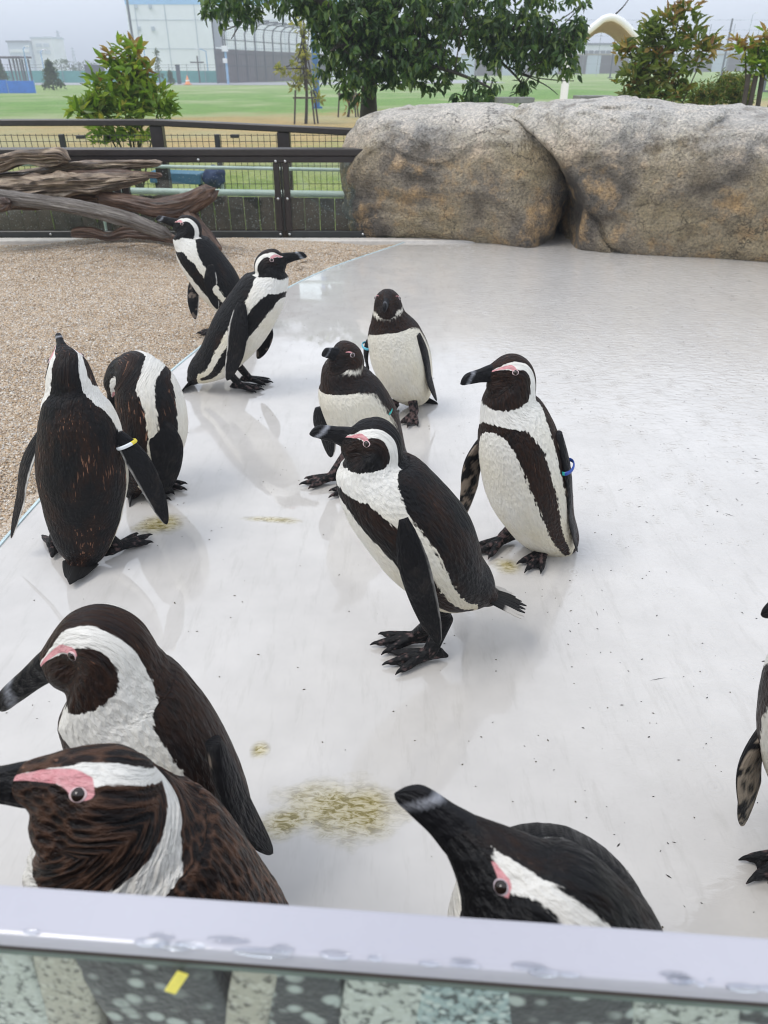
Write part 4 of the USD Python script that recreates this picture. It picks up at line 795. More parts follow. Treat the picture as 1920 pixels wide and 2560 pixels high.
# wire mesh fence
plain('wire_black', (.025, .026, .026), .5, var=.1)
wf = thing('wire_fence', 'low black welded wire fence along the edge of the field', 'fence')
fx0, fx1, fy0 = -5.2, 1.4, 7.4; ws = []
for x in np.arange(fx0, fx1, .055): ws.append(box((x, fy0, .06), (.0042, .0042, 1.0)))
for zz in (.55, .50, .45, .30, .15, .0, -.15, -.30): ws.append(box(((fx0+fx1)/2, fy0 - .0045, zz), (fx1-fx0, .0042, .0045)))
obj('wire_mesh', cat_(*ws), 'wire_black', wf, kind='stuff')
for x in (on_y(135, 300, 7.38)[0], on_y(470, 300, 7.38)[0], on_y(470, 300, 7.38)[0] + 1.5, on_y(135, 300, 7.38)[0] - 1.5):
    obj('post', box((x, fy0 - .03, .055), (.045, .045, 1.01), ch=.004), 'wire_black', wf)
for xk, yk in ((174, 296), (507, 294)):
    c = on_y(xk, yk, 7.35); obj('clip_box', box(c, (.075, .035, .028), ch=.004), 'wire_black', wf)
# blue board behind the glass
plain('blue_board', (.08, .20, .32), .5, var=.15); plain('navy_cloth', (.03, .05, .13), .7, var=.3)
bb = thing('blue_bench', 'low blue bench board on grey legs seen through the glass', 'bench')
c0, c1 = on_y(330, 380, 6.95), on_y(438, 384, 6.95)
obj('board', beam(c0, c1, .22, .085, ch=.006), 'blue_board', bb)
for t in (.08, .95):
    c = c0 + (c1-c0)*t; obj('leg', beam((c[0], c[1], GZ), (c[0], c[1], c[2]-.043), .04, .04), 'wire_black', bb)
bg_ = thing('folded_cover', 'dark blue cloth bundle beside the blue bench behind the glass', 'cover')
c = on_y(463, 384, 6.9); m = trimesh.creation.icosphere(3, .5); v = m.vertices*np.array([.19, .16, .20]); v += unit(v)*((meshkit.fbm(v*14, 3, 5)-.5)*.06)[:, None]; v[:, 2] += GZ*0
obj('cloth', (v + c, m.faces), 'navy_cloth', bg_, smooth=True)
for s in (-.06, .06): obj('leg', beam((c[0]+s, c[1], GZ), (c[0]+s, c[1], c[2]-.05), .025, .025), 'pipe_pale', bg_)

# ------------------------------------------------------------------ driftwood
def wood_look(name, dark, mid, lightc, wet=.45):
    look(name, {'rest': ('attribute', {'attribute': 'rest'}), 'm1': ('mapping', {'scale': (5, 40, 40)}), 'n1': ('noise_texture', {'scale': 1.0, 'detail': 6.0, 'roughness': .65, 'distortion': .6}), 'm2': ('mapping', {'scale': (22, 170, 170)}), 'n2': ('noise_texture', {'scale': 1.0, 'detail': 4.0, 'roughness': .7}),
        'r': ('rgb_ramp', {'ramp': [(.32, dark), (.50, mid), (.68, lightc)]}), 'v': ('rgb_ramp', {'ramp': [(.3, (.55, .53, .5)), (.65, (1.15, 1.12, 1.1))]}), 'm': ('mix', {'mix_type': 'multiply', 'fac': .9}),
        'b': ('bump', {'strength': .9, 'distance': .012}), 'b2': ('bump', {'strength': .6, 'distance': .004}), 'p': ('principled_bsdf', {'roughness': wet})},
        [('rest.vector', 'm1.vector'), ('rest.vector', 'm2.vector'), ('m1.vector', 'n1.vector'), ('m2.vector', 'n2.vector'), ('n1.fac', 'r.fac'), ('n2.fac', 'v.fac'), ('r.color', 'm.color1'), ('v.color', 'm.color2'), ('m.color', 'p.base_color'), ('n1.fac', 'b.height'), ('n2.fac', 'b2.height'), ('b.normal', 'b2.normal'), ('b2.normal', 'p.normal')])
wood_look('driftwood_pale', (.04, .027, .019), (.20, .145, .10), (.50, .41, .30)); wood_look('driftwood_brown', (.022, .012, .009), (.085, .046, .030), (.20, .125, .085), .38); wood_look('driftwood_grey', (.06, .045, .034), (.12, .105, .095), (.21, .19, .17), .4)
def log(name, mat, label, pts, rad, flat=(1, 1), seed=0, rough=.25, n=90, m=64, sides=()):
    """a weathered trunk: pts world points, rad radii, flat (along the first normal, along the second)"""
    pts = np.asarray(pts, float); p = smoothline(np.c_[pts, np.array(rad)*.84], n); c, r = p[:, :3], p[:, 3]
    t, a, b = frames(c); th = np.arange(m)*2*np.pi/m; s = np.concatenate([[0], np.cumsum(np.linalg.norm(np.diff(c, axis=0), axis=1))])
    q = np.stack([np.repeat(s*5, m), np.tile(np.cos(th)*1.8, n), np.tile(np.sin(th)*1.8, n)], 1)
    k = 1 + rough*2.6*(meshkit.fbm(q*np.array([.9, 1.3, 1.3]), 4, seed)-.5) + rough*1.9*(np.abs(meshkit.fbm(q*np.array([.6, 3.2, 3.2]), 3, seed+2)-.5)*2-.25)
    R = (r[:, None]*k.reshape(n, m)); k = k + .10*(np.abs(meshkit.fbm(q*np.array([.8, 7, 7]), 2, seed+4)-.5)*4 - .5); R = (r[:, None]*k.reshape(n, m)); end = np.minimum(1, np.minimum(np.arange(n), n-1-np.arange(n))/2.0 + .35)[:, None]; R *= end
    v = c[:, None] + (R*np.cos(th)*flat[0])[..., None]*a[:, None] + (R*np.sin(th)*flat[1])[..., None]*b[:, None]
    # ragged ends
    for e, sg_ in ((0, -1), (n-1, 1)): v[e] += t[e]*sg_*((meshkit.noise(np.c_[np.cos(th)*2, np.sin(th)*2, th*0], seed+7)-.3)*r[e]*1.2)[:, None]
    g = grid_mesh(v); rest = np.stack([np.repeat(s, m), np.tile(np.cos(th), n)*np.repeat(r, m), np.tile(np.sin(th), n)*np.repeat(r, m)], 1); rest = np.vstack([rest, rest[0], rest[-1]])
    pr_ = obj(name, g, mat, smooth=True, label=label, cat='driftwood', group=None)
    UsdGeom.PrimvarsAPI(pr_).CreatePrimvar('rest', Sdf.ValueTypeNames.Color3fArray, 'vertex').Set(Vt.Vec3fArray.FromNumpy(rest.astype(np.float32)))
fk = lambda x, y, Y: on_y(x/K, y/K, Y)                       # full-size pixels
log('driftwood', 'driftwood_pale', 'pale gnarled slab of driftwood on top of the pile at the left', [fk(-120, 425, 5.25), fk(0, 412, 5.2), fk(60, 394, 5.2), fk(110, 396, 5.18), fk(150, 392, 5.15), fk(166, 398, 5.15)], [.07, .062, .052, .060, .072, .05], (.75, 1.3), 3, .5)
log('driftwood', 'driftwood_pale', 'long split plank of driftwood with a forked pale end', [fk(-60, 445, 5.3), fk(60, 440, 5.3), fk(190, 418, 5.25), fk(300, 412, 5.2), fk(398, 408, 5.15)], [.05, .075, .072, .055, .045], (.55, 1.7), 5, .40)
log('driftwood', 'driftwood_brown', 'thin dark splinter of driftwood lying between the two long slabs', [fk(170, 438, 5.12), fk(260, 434, 5.1), fk(330, 436, 5.08), fk(402, 439, 5.05)], [.03, .04, .036, .025], (.7, 1.4), 6, .35)
log('driftwood', 'driftwood_pale', 'broad ragged slab of driftwood below the top pieces', [fk(-90, 478, 5.1), fk(30, 472, 5.1), fk(150, 462, 5.05), fk(260, 456, 5.05), fk(340, 446, 5.05), fk(375, 442, 5.05)], [.08, .098, .095, .08, .05, .025], (.75, 1.8), 8, .45)
log('driftwood', 'driftwood_grey', 'straight grey pole slanting down behind the penguin on the gravel', [fk(-80, 470, 4.95), fk(0, 491, 4.9), fk(150, 511, 4.8), fk(300, 543, 4.72), fk(420, 588, 4.66)], [.048, .05, .05, .054, .045], (1, 1), 9, .16)
log('driftwood', 'driftwood_brown', 'thick reddish branch stump pointing up to the right', [fk(250, 495, 5.0), fk(320, 506, 4.95), fk(400, 521, 4.9), fk(455, 516, 4.9), fk(500, 497, 4.88), fk(533, 478, 4.86)], [.05, .058, .066, .075, .066, .055], (1, 1), 11, .22)
log('driftwood', 'driftwood_brown', 'brown limb running down to the gravel behind the raised head', [fk(452, 520, 4.92), fk(490, 560, 4.85), fk(520, 595, 4.8), fk(545, 630, 4.75)], [.06, .05, .045, .04], (1, 1), 12, .22)
log('driftwood', 'driftwood_brown', 'low knotted root half buried in the gravel mound', [fk(180, 585, 5.0), fk(225, 582, 4.98), fk(270, 592, 4.97), fk(330, 580, 4.95), fk(400, 588, 4.9), fk(440, 600, 4.85)], [.03, .042, .035, .05, .045, .03], (.9, 1), 13, .3)
log('driftwood', 'driftwood_brown', 'short reddish stub at the left edge under the pole', [fk(-60, 520, 4.9), fk(-10, 515, 4.85), fk(18, 510, 4.8)], [.045, .05, .042], (1, 1), 14, .25)
log('driftwood', 'driftwood_brown', 'dark trunk lying in shadow beneath the slabs', [fk(-90, 505, 5.3), fk(100, 498, 5.3), fk(240, 497, 5.25), fk(300, 500, 5.2)], [.07, .075, .07, .05], (1, 1), 15, .25)
# ------------------------------------------------------------------ plants
def leaf_look(name, ramp, rough=.4, trans=.35):
    tr = [(p, tuple(np.array(c)*np.array([1.5, 1.6, .8]))) for p, c in ramp]
    look(name, {'g': ('attribute', {'attribute': 'rnd'}), 'r': ('rgb_ramp', {'ramp': ramp}), 'r2': ('rgb_ramp', {'ramp': tr}), 'p': ('principled_bsdf', {'roughness': rough, 'specular_ior_level': .4}), 't': ('translucent_bsdf', {}), 'm': ('mix_closure', {'fac': trans})},
        [('g.fac', 'r.fac'), ('g.fac', 'r2.fac'), ('r.color', 'p.base_color'), ('r2.color', 't.color'), ('p.BSDF', 'm.closure1'), ('t.BSDF', 'm.closure2')], surface='m.closure')
leaf_look('leaves_dark', [(0, (.018, .040, .013)), (.4, (.032, .070, .020)), (.7, (.06, .115, .028)), (1, (.13, .18, .04))], .38, .22)
leaf_look('leaves_lime', [(0, (.08, .14, .02)), (.5, (.16, .26, .03)), (.85, (.25, .32, .045)), (1, (.34, .28, .06))])
leaf_look('leaves_olive', [(0, (.06, .09, .022)), (.45, (.11, .155, .035)), (.8, (.18, .20, .05)), (1, (.26, .16, .06))])
leaf_look('leaves_rust', [(0, (.20, .10, .04)), (.6, (.30, .19, .06)), (1, (.30, .28, .07))])
leaf_look('leaves_yellow', [(0, (.14, .17, .03)), (1, (.32, .30, .05))])
leaf_look('leaves_far', [(0, (.04, .065, .03)), (1, (.09, .12, .05))])
plain('bark_dark', (.040, .032, .027), .7, var=.5, scale=14, bump=.8); plain('bark_green', (.07, .055, .035), .7, var=.4, scale=20)
LEAF = np.array([[0, 0, 0], [.28, .5, .06], [.62, .42, .04], [1, 0, -.12], [.62, -.42, .04], [.28, -.5, .06], [.5, 0, -.06]])
LEAFF = np.array([[0, 1, 6], [1, 2, 6], [2, 3, 6], [3, 4, 6], [4, 5, 6], [5, 0, 6]])
def leaves(at, dirs, size, width, rng, twist=.6):
    """leaf blades at the points AT pointing along DIRS"""
    n = len(at); x = unit(dirs); up = np.array([0, 0, 1.0]) + rng.normal(0, twist, (n, 3)); y = unit(np.cross(up, x)); z = np.cross(x, y)
    s = size*rng.uniform(.65, 1.25, n)
    v = at[:, None] + s[:, None, None]*(LEAF[None, :, :1]*x[:, None] + width*LEAF[None, :, 1:2]*y[:, None] + LEAF[None, :, 2:]*z[:, None])
    return v.reshape(-1, 3), (LEAFF[None] + 7*np.arange(n)[:, None, None]).reshape(-1, 3)
def clusters(cent, per, size, width, rng, mode, spread=.2):
    at = np.repeat(cent, per, 0); a = rng.uniform(0, 2*np.pi, len(at)); 
    el = {'droop': rng.normal(-.75, .45, len(at)), 'up': rng.normal(.35, .5, len(at)), 'any': rng.normal(0, .7, len(at))}[mode]
    d = np.stack([np.cos(a)*np.cos(el), np.sin(a)*np.cos(el), np.sin(el)], 1)
    at = at + d*size*rng.uniform(.05, .35, len(at))[:, None] + rng.normal(0, size*spread, at.shape)
    return leaves(at, d, size, width, rng)
def blob_points(blobs, rng, hollow=.3):
    """blobs: (centre, radii, count)"""
    out = []
    for c, r, n in blobs:
        d = unit(rng.normal(size=(n, 3))); q = d*(rng.uniform(hollow**2, 1, n)**.5)[:, None]; q += (meshkit.fbm(d*2.2 + c, 2, 3)[:, None]-.5)*.7*d
        out.append(np.asarray(c) + q*np.asarray(r))
    return np.vstack(out)
def branchy(root_pts, root_r, tips, rng, r0=.02, every=1, wob=.05):
    """limbs from the nearest point of the trunk line to every tip; returns a mesh"""
    ms = []
    line = smoothline(root_pts, 30)
    for t in tips[::every]:
        j = np.argmin(np.linalg.norm(line - t, axis=1) + np.maximum(0, line[:, 2] - t[2] + .05)*1.5); a = line[j]
        L = np.linalg.norm(t - a); mid = (a*.5 + t*.5) + np.array([0, 0, .12*L]) + rng.normal(0, wob*L, 3)
        ms.append(tube(smoothline([a, mid, t], 7), np.linspace(min(r0, .4*L*.06 + r0*.4), r0*.16, 7), 5))
    return ms
rt = np.random.default_rng(17)
# the dark tree
T0 = 9.6
tree = thing('broadleaf_tree', 'large dark leaved tree overhanging the fence, branches spread across the top', 'tree')
kt = lambda x, y, d=0: on_y(x, y, T0 + d)
tb = kt(796, 300); trunk = np.array([[tb[0], T0, GZ - .1], [tb[0], T0, .2], kt(797, 180), kt(800, 90), kt(815, -20), kt(830, -140), kt(840, -260)])
obj('trunk', tube(smoothline(trunk, 26), np.linspace(.125, .05, 26)*(1 + .1*np.sin(np.arange(26))), 14), 'bark_dark', tree, smooth=True)
limbs = [([kt(800, 110), kt(740, 40, -.3), kt(620, -30, -.5), kt(480, -40, -.4)], .06), ([kt(803, 100), kt(880, 60, .2), kt(1000, 70, .1), kt(1120, 60, 0), kt(1240, 70, -.1)], .06), ([kt(806, 60), kt(900, -20), kt(1050, -60, .2), kt(1200, -40, .4)], .05),
         ([kt(800, 140), kt(860, 130, -.4), kt(960, 150, -.6), kt(1060, 190, -.7)], .035), ([kt(802, 90), kt(760, 90, -.5), kt(715, 110, -.8)], .035), ([kt(1040, 72), kt(1080, 130), kt(1110, 160), kt(1135, 190)], .016), ([kt(880, 62), kt(930, 30), kt(985, 60), kt(1010, 110)], .02)]
obj('limb', tube(smoothline(limbs[0][0], 14), np.linspace(limbs[0][1], .012, 14), 8), 'bark_dark', tree, smooth=True)
for p_, r_ in limbs[1:]: obj('limb', tube(smoothline(p_, 14), np.linspace(r_, .010, 14), 8), 'bark_dark', tree, smooth=True)
kb = lambda x, y, d, rx, ry, n, rd=None: (kt(x, y, d), (rx*.0064, (rd or rx*.0064), ry*.0064), n)
kb0 = kb
kb = lambda x, y, d, rx, ry, n, rd=None: kb0(x, y, d, rx, ry, int(n*.42) + 1, rd)
blobs = [kb(770, 30, -.3, 80, 60, 190, .6), kb(850, 60, -.4, 110, 80, 300, .7), kb(760, 110, -.5, 62, 60, 170, .5), kb(870, 135, -.4, 75, 38, 120, .6), kb(935, 100, -.3, 60, 70, 130, .5), kb(770, 150, -.5, 50, 28, 40, .4), kb(700, 70, -.4, 26, 50, 32, .4), kb(950, 160, -.4, 36, 20, 18, .3),
    kb(1010, 40, -.1, 70, 45, 75, .5), kb(1080, 60, -.1, 55, 48, 85, .5), kb(1135, 95, -.1, 50, 38, 90, .4), kb(1195, 95, -.1, 60, 48, 130, .5), kb(1245, 60, -.1, 30, 38, 45, .3), kb(1115, 30, 0, 60, 30, 50, .5), kb(1050, 110, -.2, 40, 38, 40, .4),
    kb(1040, 195, -.6, 40, 20, 34, .3), kb(1000, 212, -.6, 28, 10, 14, .2), kb(1132, 180, 0, 9, 22, 14, .12), kb(1010, -20, .2, 120, 40, 130, .8), kb(900, -40, 0, 170, 60, 260, 1.0), kb(740, -30, -.2, 110, 45, 120, .8), kb(560, -22, -.4, 90, 20, 55, .5), kb(500, 22, -.4, 48, 22, 45, .3), kb(620, 6, -.3, 40, 14, 12, .3), kb(440, 6, -.4, 36, 8, 10, .2), kb(665, 20, -.3, 30, 30, 26, .3), kb(1190, -20, .2, 70, 24, 40, .5)]
cl = blob_points(blobs, rt, .15)
v, f = clusters(cl, 12, .092, .42, rt, 'droop', .3)
scatter_values(obj('crown', (v, f), 'leaves_dark', tree, kind='stuff'), 7, len(v))
lines = np.vstack([trunk] + [np.array(p_) for p_, _ in limbs])
tw = []
allp = np.vstack([smoothline(p_, 20) for p_, _ in limbs] + [smoothline(trunk, 20)[8:]])
for c in cl[::4]:
    j = np.argmin(np.linalg.norm(allp - c, axis=1)); a = allp[j]; tw.append(tube([a, (a+c)/2 + [0, 0, .05], c], [.008, .005, .003], 4))
for p_ in ([kt(530, 30), kt(510, 55), kt(475, 66)], [kt(520, 48), kt(508, 70), kt(500, 84)], [kt(1150, 100), kt(1210, 60), kt(1250, 20), kt(1290, -10)], [kt(1100, 145), kt(1170, 170), kt(1240, 175)], [kt(1120, 160), kt(1180, 185), kt(1205, 205)], [kt(1180, 60), kt(1230, 30), kt(1260, 5)], [kt(1330, 30), kt(1350, 10), kt(1365, -15)]):
    tw.append(tube(smoothline(p_, 8), np.linspace(.009, .004, 8), 5))
obj('twigs', cat_(*tw), 'bark_dark', tree, kind='stuff')

def shrub(label, Y, base, stems, blobs, leaf, mat, accent=None, per=8, size=.11, width=.34, mode='up', px=.0055, cat='shrub', name='shrub', stem_r=.02, group=None, thin=.36):
    s = thing(name, label, cat, group)
    kk = lambda x, y, d=0: on_y(x, y, Y + d)
    b0 = kk(*base); b0[2] = GZ - .05
    tips = [kk(*t) for t in stems]
    obj('stem', tube(smoothline([b0, b0*.45 + tips[0]*.55 + [.03, 0, 0], tips[0]], 12), np.linspace(stem_r, .006, 12), 7), 'bark_green', s, smooth=True)
    for t in tips[1:]:
        a = b0 + (tips[0]-b0)*rt.uniform(.15, .45); obj('stem', tube(smoothline([a, (a+t)/2 + [0, 0, .05], t], 10), np.linspace(stem_r*.65, .004, 10), 6), 'bark_green', s, smooth=True)
    px = 1.157/1850*(Y*.859 + .5*.513)
    B = [(kk(x, y, d), (rx*px, rx*px, ry*px), int(n*thin) + 1) for x, y, d, rx, ry, n in blobs]
    c = blob_points(B, rt, .2); v, f = clusters(c, per, size, width, rt, mode); scatter_values(obj('foliage', (v, f), mat, s, kind='stuff'), 7, len(v))
    if accent:
        B = [(kk(x, y, d), (rx*px, rx*px, ry*px), int(n*thin) + 1) for x, y, d, rx, ry, n in accent[1]]; c = blob_points(B, rt, .2); v, f = clusters(c, per, size*.9, width, rt, mode); scatter_values(obj('new_leaves', (v, f), accent[0], s, kind='stuff'), 7, len(v))
    return s
shrub('yellow green shrub rising behind the left end of the handrail', 8.2, (275, 330), [(280, 110), (250, 130), (320, 150), (200, 180), (345, 225), (190, 225), (270, 150)],
    [(285, 120, 0, 20, 24, 16), (245, 140, 0, 20, 22, 15), (290, 160, 0, 34, 26, 34), (230, 190, 0, 42, 26, 44), (290, 200, 0, 50, 32, 75), (335, 225, 0, 40, 20, 46), (190, 230, -.1, 34, 24, 40), (250, 240, 0, 60, 24, 70), (355, 240, 0, 24, 14, 20), (215, 262, -.1, 40, 20, 26), (290, 290, -.1, 44, 18, 36), (250, 300, 0, 36, 16, 30)], None, 'leaves_lime', ('leaves_rust', [(282, 108, 0, 16, 12, 7), (240, 128, 0, 14, 12, 6), (312, 150, 0, 12, 10, 4), (245, 180, 0, 16, 10, 4)]), per=8, size=.12)
shrub('bronze and green shrub standing behind the middle of the long boulder', 8.0, (1410, 260), [(1470, 15), (1405, 60), (1500, 60), (1520, 120), (1360, 110), (1440, 90), (1350, 170), (1480, 150)],
    [(1480, 25, 0, 22, 20, 12), (1450, 50, 0, 20, 20, 12), (1405, 75, 0, 26, 22, 20), (1500, 60, 0, 18, 16, 9), (1375, 115, 0, 36, 28, 36), (1435, 100, 0, 48, 34, 60), (1510, 108, 0, 40, 18, 30), (1365, 160, 0, 34, 30, 40), (1430, 155, 0, 52, 34, 78), (1490, 150, 0, 24, 24, 14), (1420, 205, 0, 54, 24, 60), (1355, 215, 0, 22, 16, 12), (1470, 195, 0, 26, 20, 16)], None, 'leaves_olive', ('leaves_rust', [(1485, 12, 0, 14, 12, 7), (1350, 110, 0, 22, 14, 9), (1530, 104, 0, 24, 12, 12), (1400, 140, 0, 30, 20, 9), (1450, 40, 0, 14, 12, 5), (1440, 190, 0, 30, 18, 8)]), per=8, size=.105)
shrub('orange tipped young shrub with stakes at the right edge', 7.8, (1660, 260), [(1610, 100), (1640, 90), (1670, 60), (1690, 120)],
    [(1612, 112, 0, 30, 14, 14), (1640, 125, 0, 26, 20, 22), (1670, 110, 0, 40, 40, 60), (1640, 155, 0, 26, 16, 18), (1690, 170, 0, 40, 30, 40)], None, 'leaves_lime', ('leaves_rust', [(1600, 102, 0, 22, 10, 12), (1640, 92, 0, 16, 10, 7)]), per=8, size=.10)
shrub('low feathery bush between the bronze shrub and the right edge', 8.8, (1560, 235), [(1560, 180), (1600, 165), (1520, 195)], [(1585, 185, 0, 38, 26, 120), (1535, 205, 0, 40, 22, 110), (1600, 210, 0, 28, 22, 70), (1500, 215, 0, 28, 14, 40)], None, 'leaves_olive', None, thin=1.3, per=9, size=.05, width=.25, mode='any')
# stakes of the shrub at the edge
plain('stake_wood', (.055, .042, .035), .7, var=.4)
st = thing('tree_stakes', 'three dark stakes propping the young shrub at the right edge', 'stakes')
for x0, x1 in ((1612, 1618), (1622, 1634), (1648, 1648)): a, b = on_y(x0, 235, 7.7), on_y(x1, 160, 7.75); obj('stake', tube([a - [0, 0, .6], b], .022, 7), 'stake_wood', st)

# young staked trees in the field
def staked(label, Y, xk, top, blobs, mat, per=7, base=None):
    s = thing('young_tree', label, 'tree', None); kk = lambda x, y, d=0: on_y(x, y, Y + d); b = kk(xk, 270); z0 = float(field_z(b[0], Y)); b[2] = z0
    tp = kk(*top); obj('trunk', tube(smoothline([b, (b+tp)/2 + [.05, 0, 0], tp], 12), np.linspace(.055, .022, 12), 7), 'bark_dark', s, smooth=True)
    px = 1.157/1850*(Y*.859); B = [(kk(x, y, d), (rx*px, rx*px, ry*px), n) for x, y, d, rx, ry, n in blobs]
    c = blob_points(B, rt, .1); v, f = clusters(c, per, .17, .45, rt, 'any'); scatter_values(obj('crown', (v, f), mat, s, kind='stuff'), 7, len(v))
    tw = [tube([b + (tp-b)*rt.uniform(.35, .9), q], [.02, .008], 4) for q in c[::3]]; obj('twigs', cat_(*tw), 'bark_dark', s, kind='stuff')
    k = thing('tree_stakes', 'timber stake frame around the ' + label.split(' growing')[0], 'stakes')
    for dx, dy in ((-.36, -.15), (.30, -.15), (.38, .2)): obj('stake', tube([b + [dx, dy, -.05], b + [dx*.75, dy*.8, .95]], .03, 7), 'stake_wood', k)
    obj('crossbar', beam(b + [-.36, -.13, .74], b + [.38, -.13, .74], .04, .05), 'stake_wood', k); return s
staked('thin young tree with sparse yellow leaves growing left of the dark trunk', 27, 661, (655, 40), [(652, 60, 0, 18, 16, 8), (645, 130, 0, 20, 30, 10), (610, 150, 0, 20, 10, 8), (680, 175, 0, 22, 30, 12), (640, 175, 0, 26, 20, 10), (690, 213, 0, 14, 8, 7), (665, 100, 0, 20, 30, 10)], 'leaves_yellow')
staked('low brownish sapling growing beside the dark trunk', 31, 752, (752, 190), [(752, 215, 0, 14, 20, 10), (772, 225, 0, 12, 16, 8)], 'leaves_rust')
# ------------------------------------------------------------------ far things
plain('pale_cladding', (.74, .76, .80), .6, var=.03, scale=.2); plain('sky_blue_paint', (.28, .50, .78), .5, var=.05); plain('far_grey', (.42, .47, .54), .6, var=.06, scale=.2); plain('far_white', (.72, .73, .75), .6, var=.05)
plain('dark_metal', (.07, .075, .085), .5, var=.2); plain('blue_paint', (.035, .12, .30), .35, var=.15, scale=3); plain('lamp_blue', (.25, .42, .62), .4, var=.1); plain('green_net', (.10, .30, .28), .7, var=.1, scale=1); plain('brown_slat', (.10, .085, .085), .6, var=.25, scale=2)
plain('tarp_blue', (.04, .16, .55), .45, var=.15, scale=2); plain('white_paint', (.78, .79, .80), .35, var=.04); plain('canopy_beige', (.34, .28, .19), .6, var=.1, scale=3); plain('cone_orange', (.75, .28, .10), .5); plain('bench_grey', (.22, .22, .21), .6, var=.3); plain('wire_grey', (.28, .30, .33), .5, var=.1)
fz = lambda x, Y: float(field_z(np.array(x), np.array(Y)))
def gpt(xf, Y):
    """ground point at distance Y under the full-size pixel column xf"""
    x = (xf - 960)/FPX*(Y*CP + (EYE - GZ)*SP); return np.array([x, Y, fz(x, Y)])
def hz(yf, Y): return float(fk(960, yf, Y)[2])
# big pale hall
Y = 150.0; a, b = gpt(341, Y), gpt(960, Y); H = hz(-60, Y); zb = hz(11, Y)
hall = thing('hall', 'huge pale windowless hall with a light blue band, left of the tree', 'building')
W_ = b[0]-a[0]
obj('wall', box(((a[0]+b[0])/2, Y+15, (zb+a[2])/2 - .5), (W_, 30, zb - a[2] + 1)), 'pale_cladding', hall)
obj('blue_band', box(((a[0]+b[0])/2, Y+15, (zb+H)/2), (W_+.1, 30.1, H-zb)), 'sky_blue_paint', hall)
obj('roof', box(((a[0]+b[0])/2, Y+15, H+.3), (W_+.8, 30.8, .6)), 'far_white', hall)
for i, x in enumerate(np.linspace(a[0]+1.5, b[0]-2, 9)): obj('panel_seam', box((x, Y-.03, (zb+a[2])/2), (.10, .08, zb-a[2])), 'far_grey', hall)
for xf in (393, 400): 
    for yf in (16, 72): c = gpt(xf - (27 if xf == 393 else 0), Y); obj('vent', box((c[0], Y-.15, hz(yf, Y)), (.45, .3, .6)), 'far_grey', hall)
for yf in (50, 122): obj('panel_seam', box(((a[0]+b[0])/2, Y-.02, hz(yf, Y)), (W_, .06, .08)), 'far_grey', hall)
pole = thing('tall_pole', 'tall dark pole at the left edge of the pale hall', 'pole'); p0 = gpt(347, 140); obj('shaft', tube([p0, p0 + [0, 0, 26]], np.array([.22, .14]), 8), 'dark_metal', pole); obj('foot_plate', box(p0 + [0, 0, .1], (.8, .8, .2), ch=.03), 'dark_metal', pole)
# left far buildings
Y = 330.0; g0, g1, g2 = gpt(35, Y), gpt(88, Y), gpt(140, Y)
fb_ = thing('office_block', 'grey block with a darker top floor at the far left', 'building'); z0 = hz(106, Y)
obj('wall', box(((g0[0]+g1[0])/2, Y+6, (z0+g0[2])/2), (g1[0]-g0[0], 12, z0-g0[2])), 'far_grey', fb_); obj('roof', box(((g0[0]+g1[0])/2, Y+6, z0+.3), (g1[0]-g0[0]+.6, 12.6, .6)), 'dark_metal', fb_)
for yf in (127, 146): obj('window_band', box(((g0[0]+g1[0])/2, Y-.1, hz(yf, Y)), ((g1[0]-g0[0])*.9, .3, 1.0)), 'far_white', fb_)
wb = thing('white_block', 'white block beside the grey one at the far left', 'building'); z1 = hz(96, Y)
obj('wall', box(((g1[0]+g2[0])/2 + .2, Y+8, (z1+g1[2])/2), (g2[0]-g1[0], 12, z1-g1[2])), 'far_white', wb); obj('roof', box(((g1[0]+g2[0])/2 + .2, Y+8, z1+.3), (g2[0]-g1[0]+.5, 12.5, .6)), 'far_grey', wb)
for xf in (107, 125):
    for yf in (113, 130): c = gpt(xf, Y); obj('window', box((c[0], Y+1.9, hz(yf, Y)), (2.2, .3, 1.2)), 'far_grey', wb)
def pylon(label, xf, yt, Y):
    s = thing('pylon', label, 'pylon'); g = gpt(xf, Y); h = hz(yt, Y) - g[2]; w = h*.09
    for dx in (-1, 1):
        for dy in (-1, 1): obj('leg', tube([g + [dx*w, dy*w, 0], g + [dx*w*.12, dy*w*.12, h]], .18, 5), 'far_grey', s)
    for f in (.2, .4, .6, .78): k = w*(1 - .88*f); obj('brace', beam(g + [-k, -k, h*f], g + [k, -k, h*(f+.12)], .15, .15, ch=.02), 'far_grey', s)
    for f in (.72, .84, .95): obj('crossarm', beam(g + [-h*.09, 0, h*f], g + [h*.09, 0, h*f], .2, .25, ch=.03), 'far_grey', s)
pylon('faint pylon right of the white block, the taller one', 163, 76, 420); pylon('faint small pylon nearest the yellow green shrub', 192, 118, 460)
# pavilion, tarp, lamps
Y = 108.0; pv = thing('pavilion', 'small open pavilion with a thin dark roof at the far left', 'pavilion'); a, b = gpt(2, Y), gpt(64, Y); zt = hz(143, Y)
obj('roof', box(((a[0]+b[0])/2, Y+1.5, zt), (b[0]-a[0]+.3, 3.5, .22), ch=.05), 'brown_slat', pv)
for xf in (12, 44, 52, 60):
    for dy in (.2, 2.8): c = gpt(xf, Y); obj('post', box((c[0], Y+dy, (zt+c[2])/2 - .1), (.16, .16, zt-c[2]-.1)), 'brown_slat', pv)
Y = 64.0; tp = thing('blue_tarp_fence', 'bright blue tarpaulin fence panels at the left edge of the field', 'fence')
for x0, x1, yt in ((-70, 22, 200), (23, 90, 202)):
    a, b = gpt(x0, Y), gpt(x1, Y); zt = hz(yt, Y); obj('tarp', box(((a[0]+b[0])/2, Y, (zt+a[2])/2), (b[0]-a[0]-.03, .06, zt-a[2]), ch=.01), 'tarp_blue', tp)
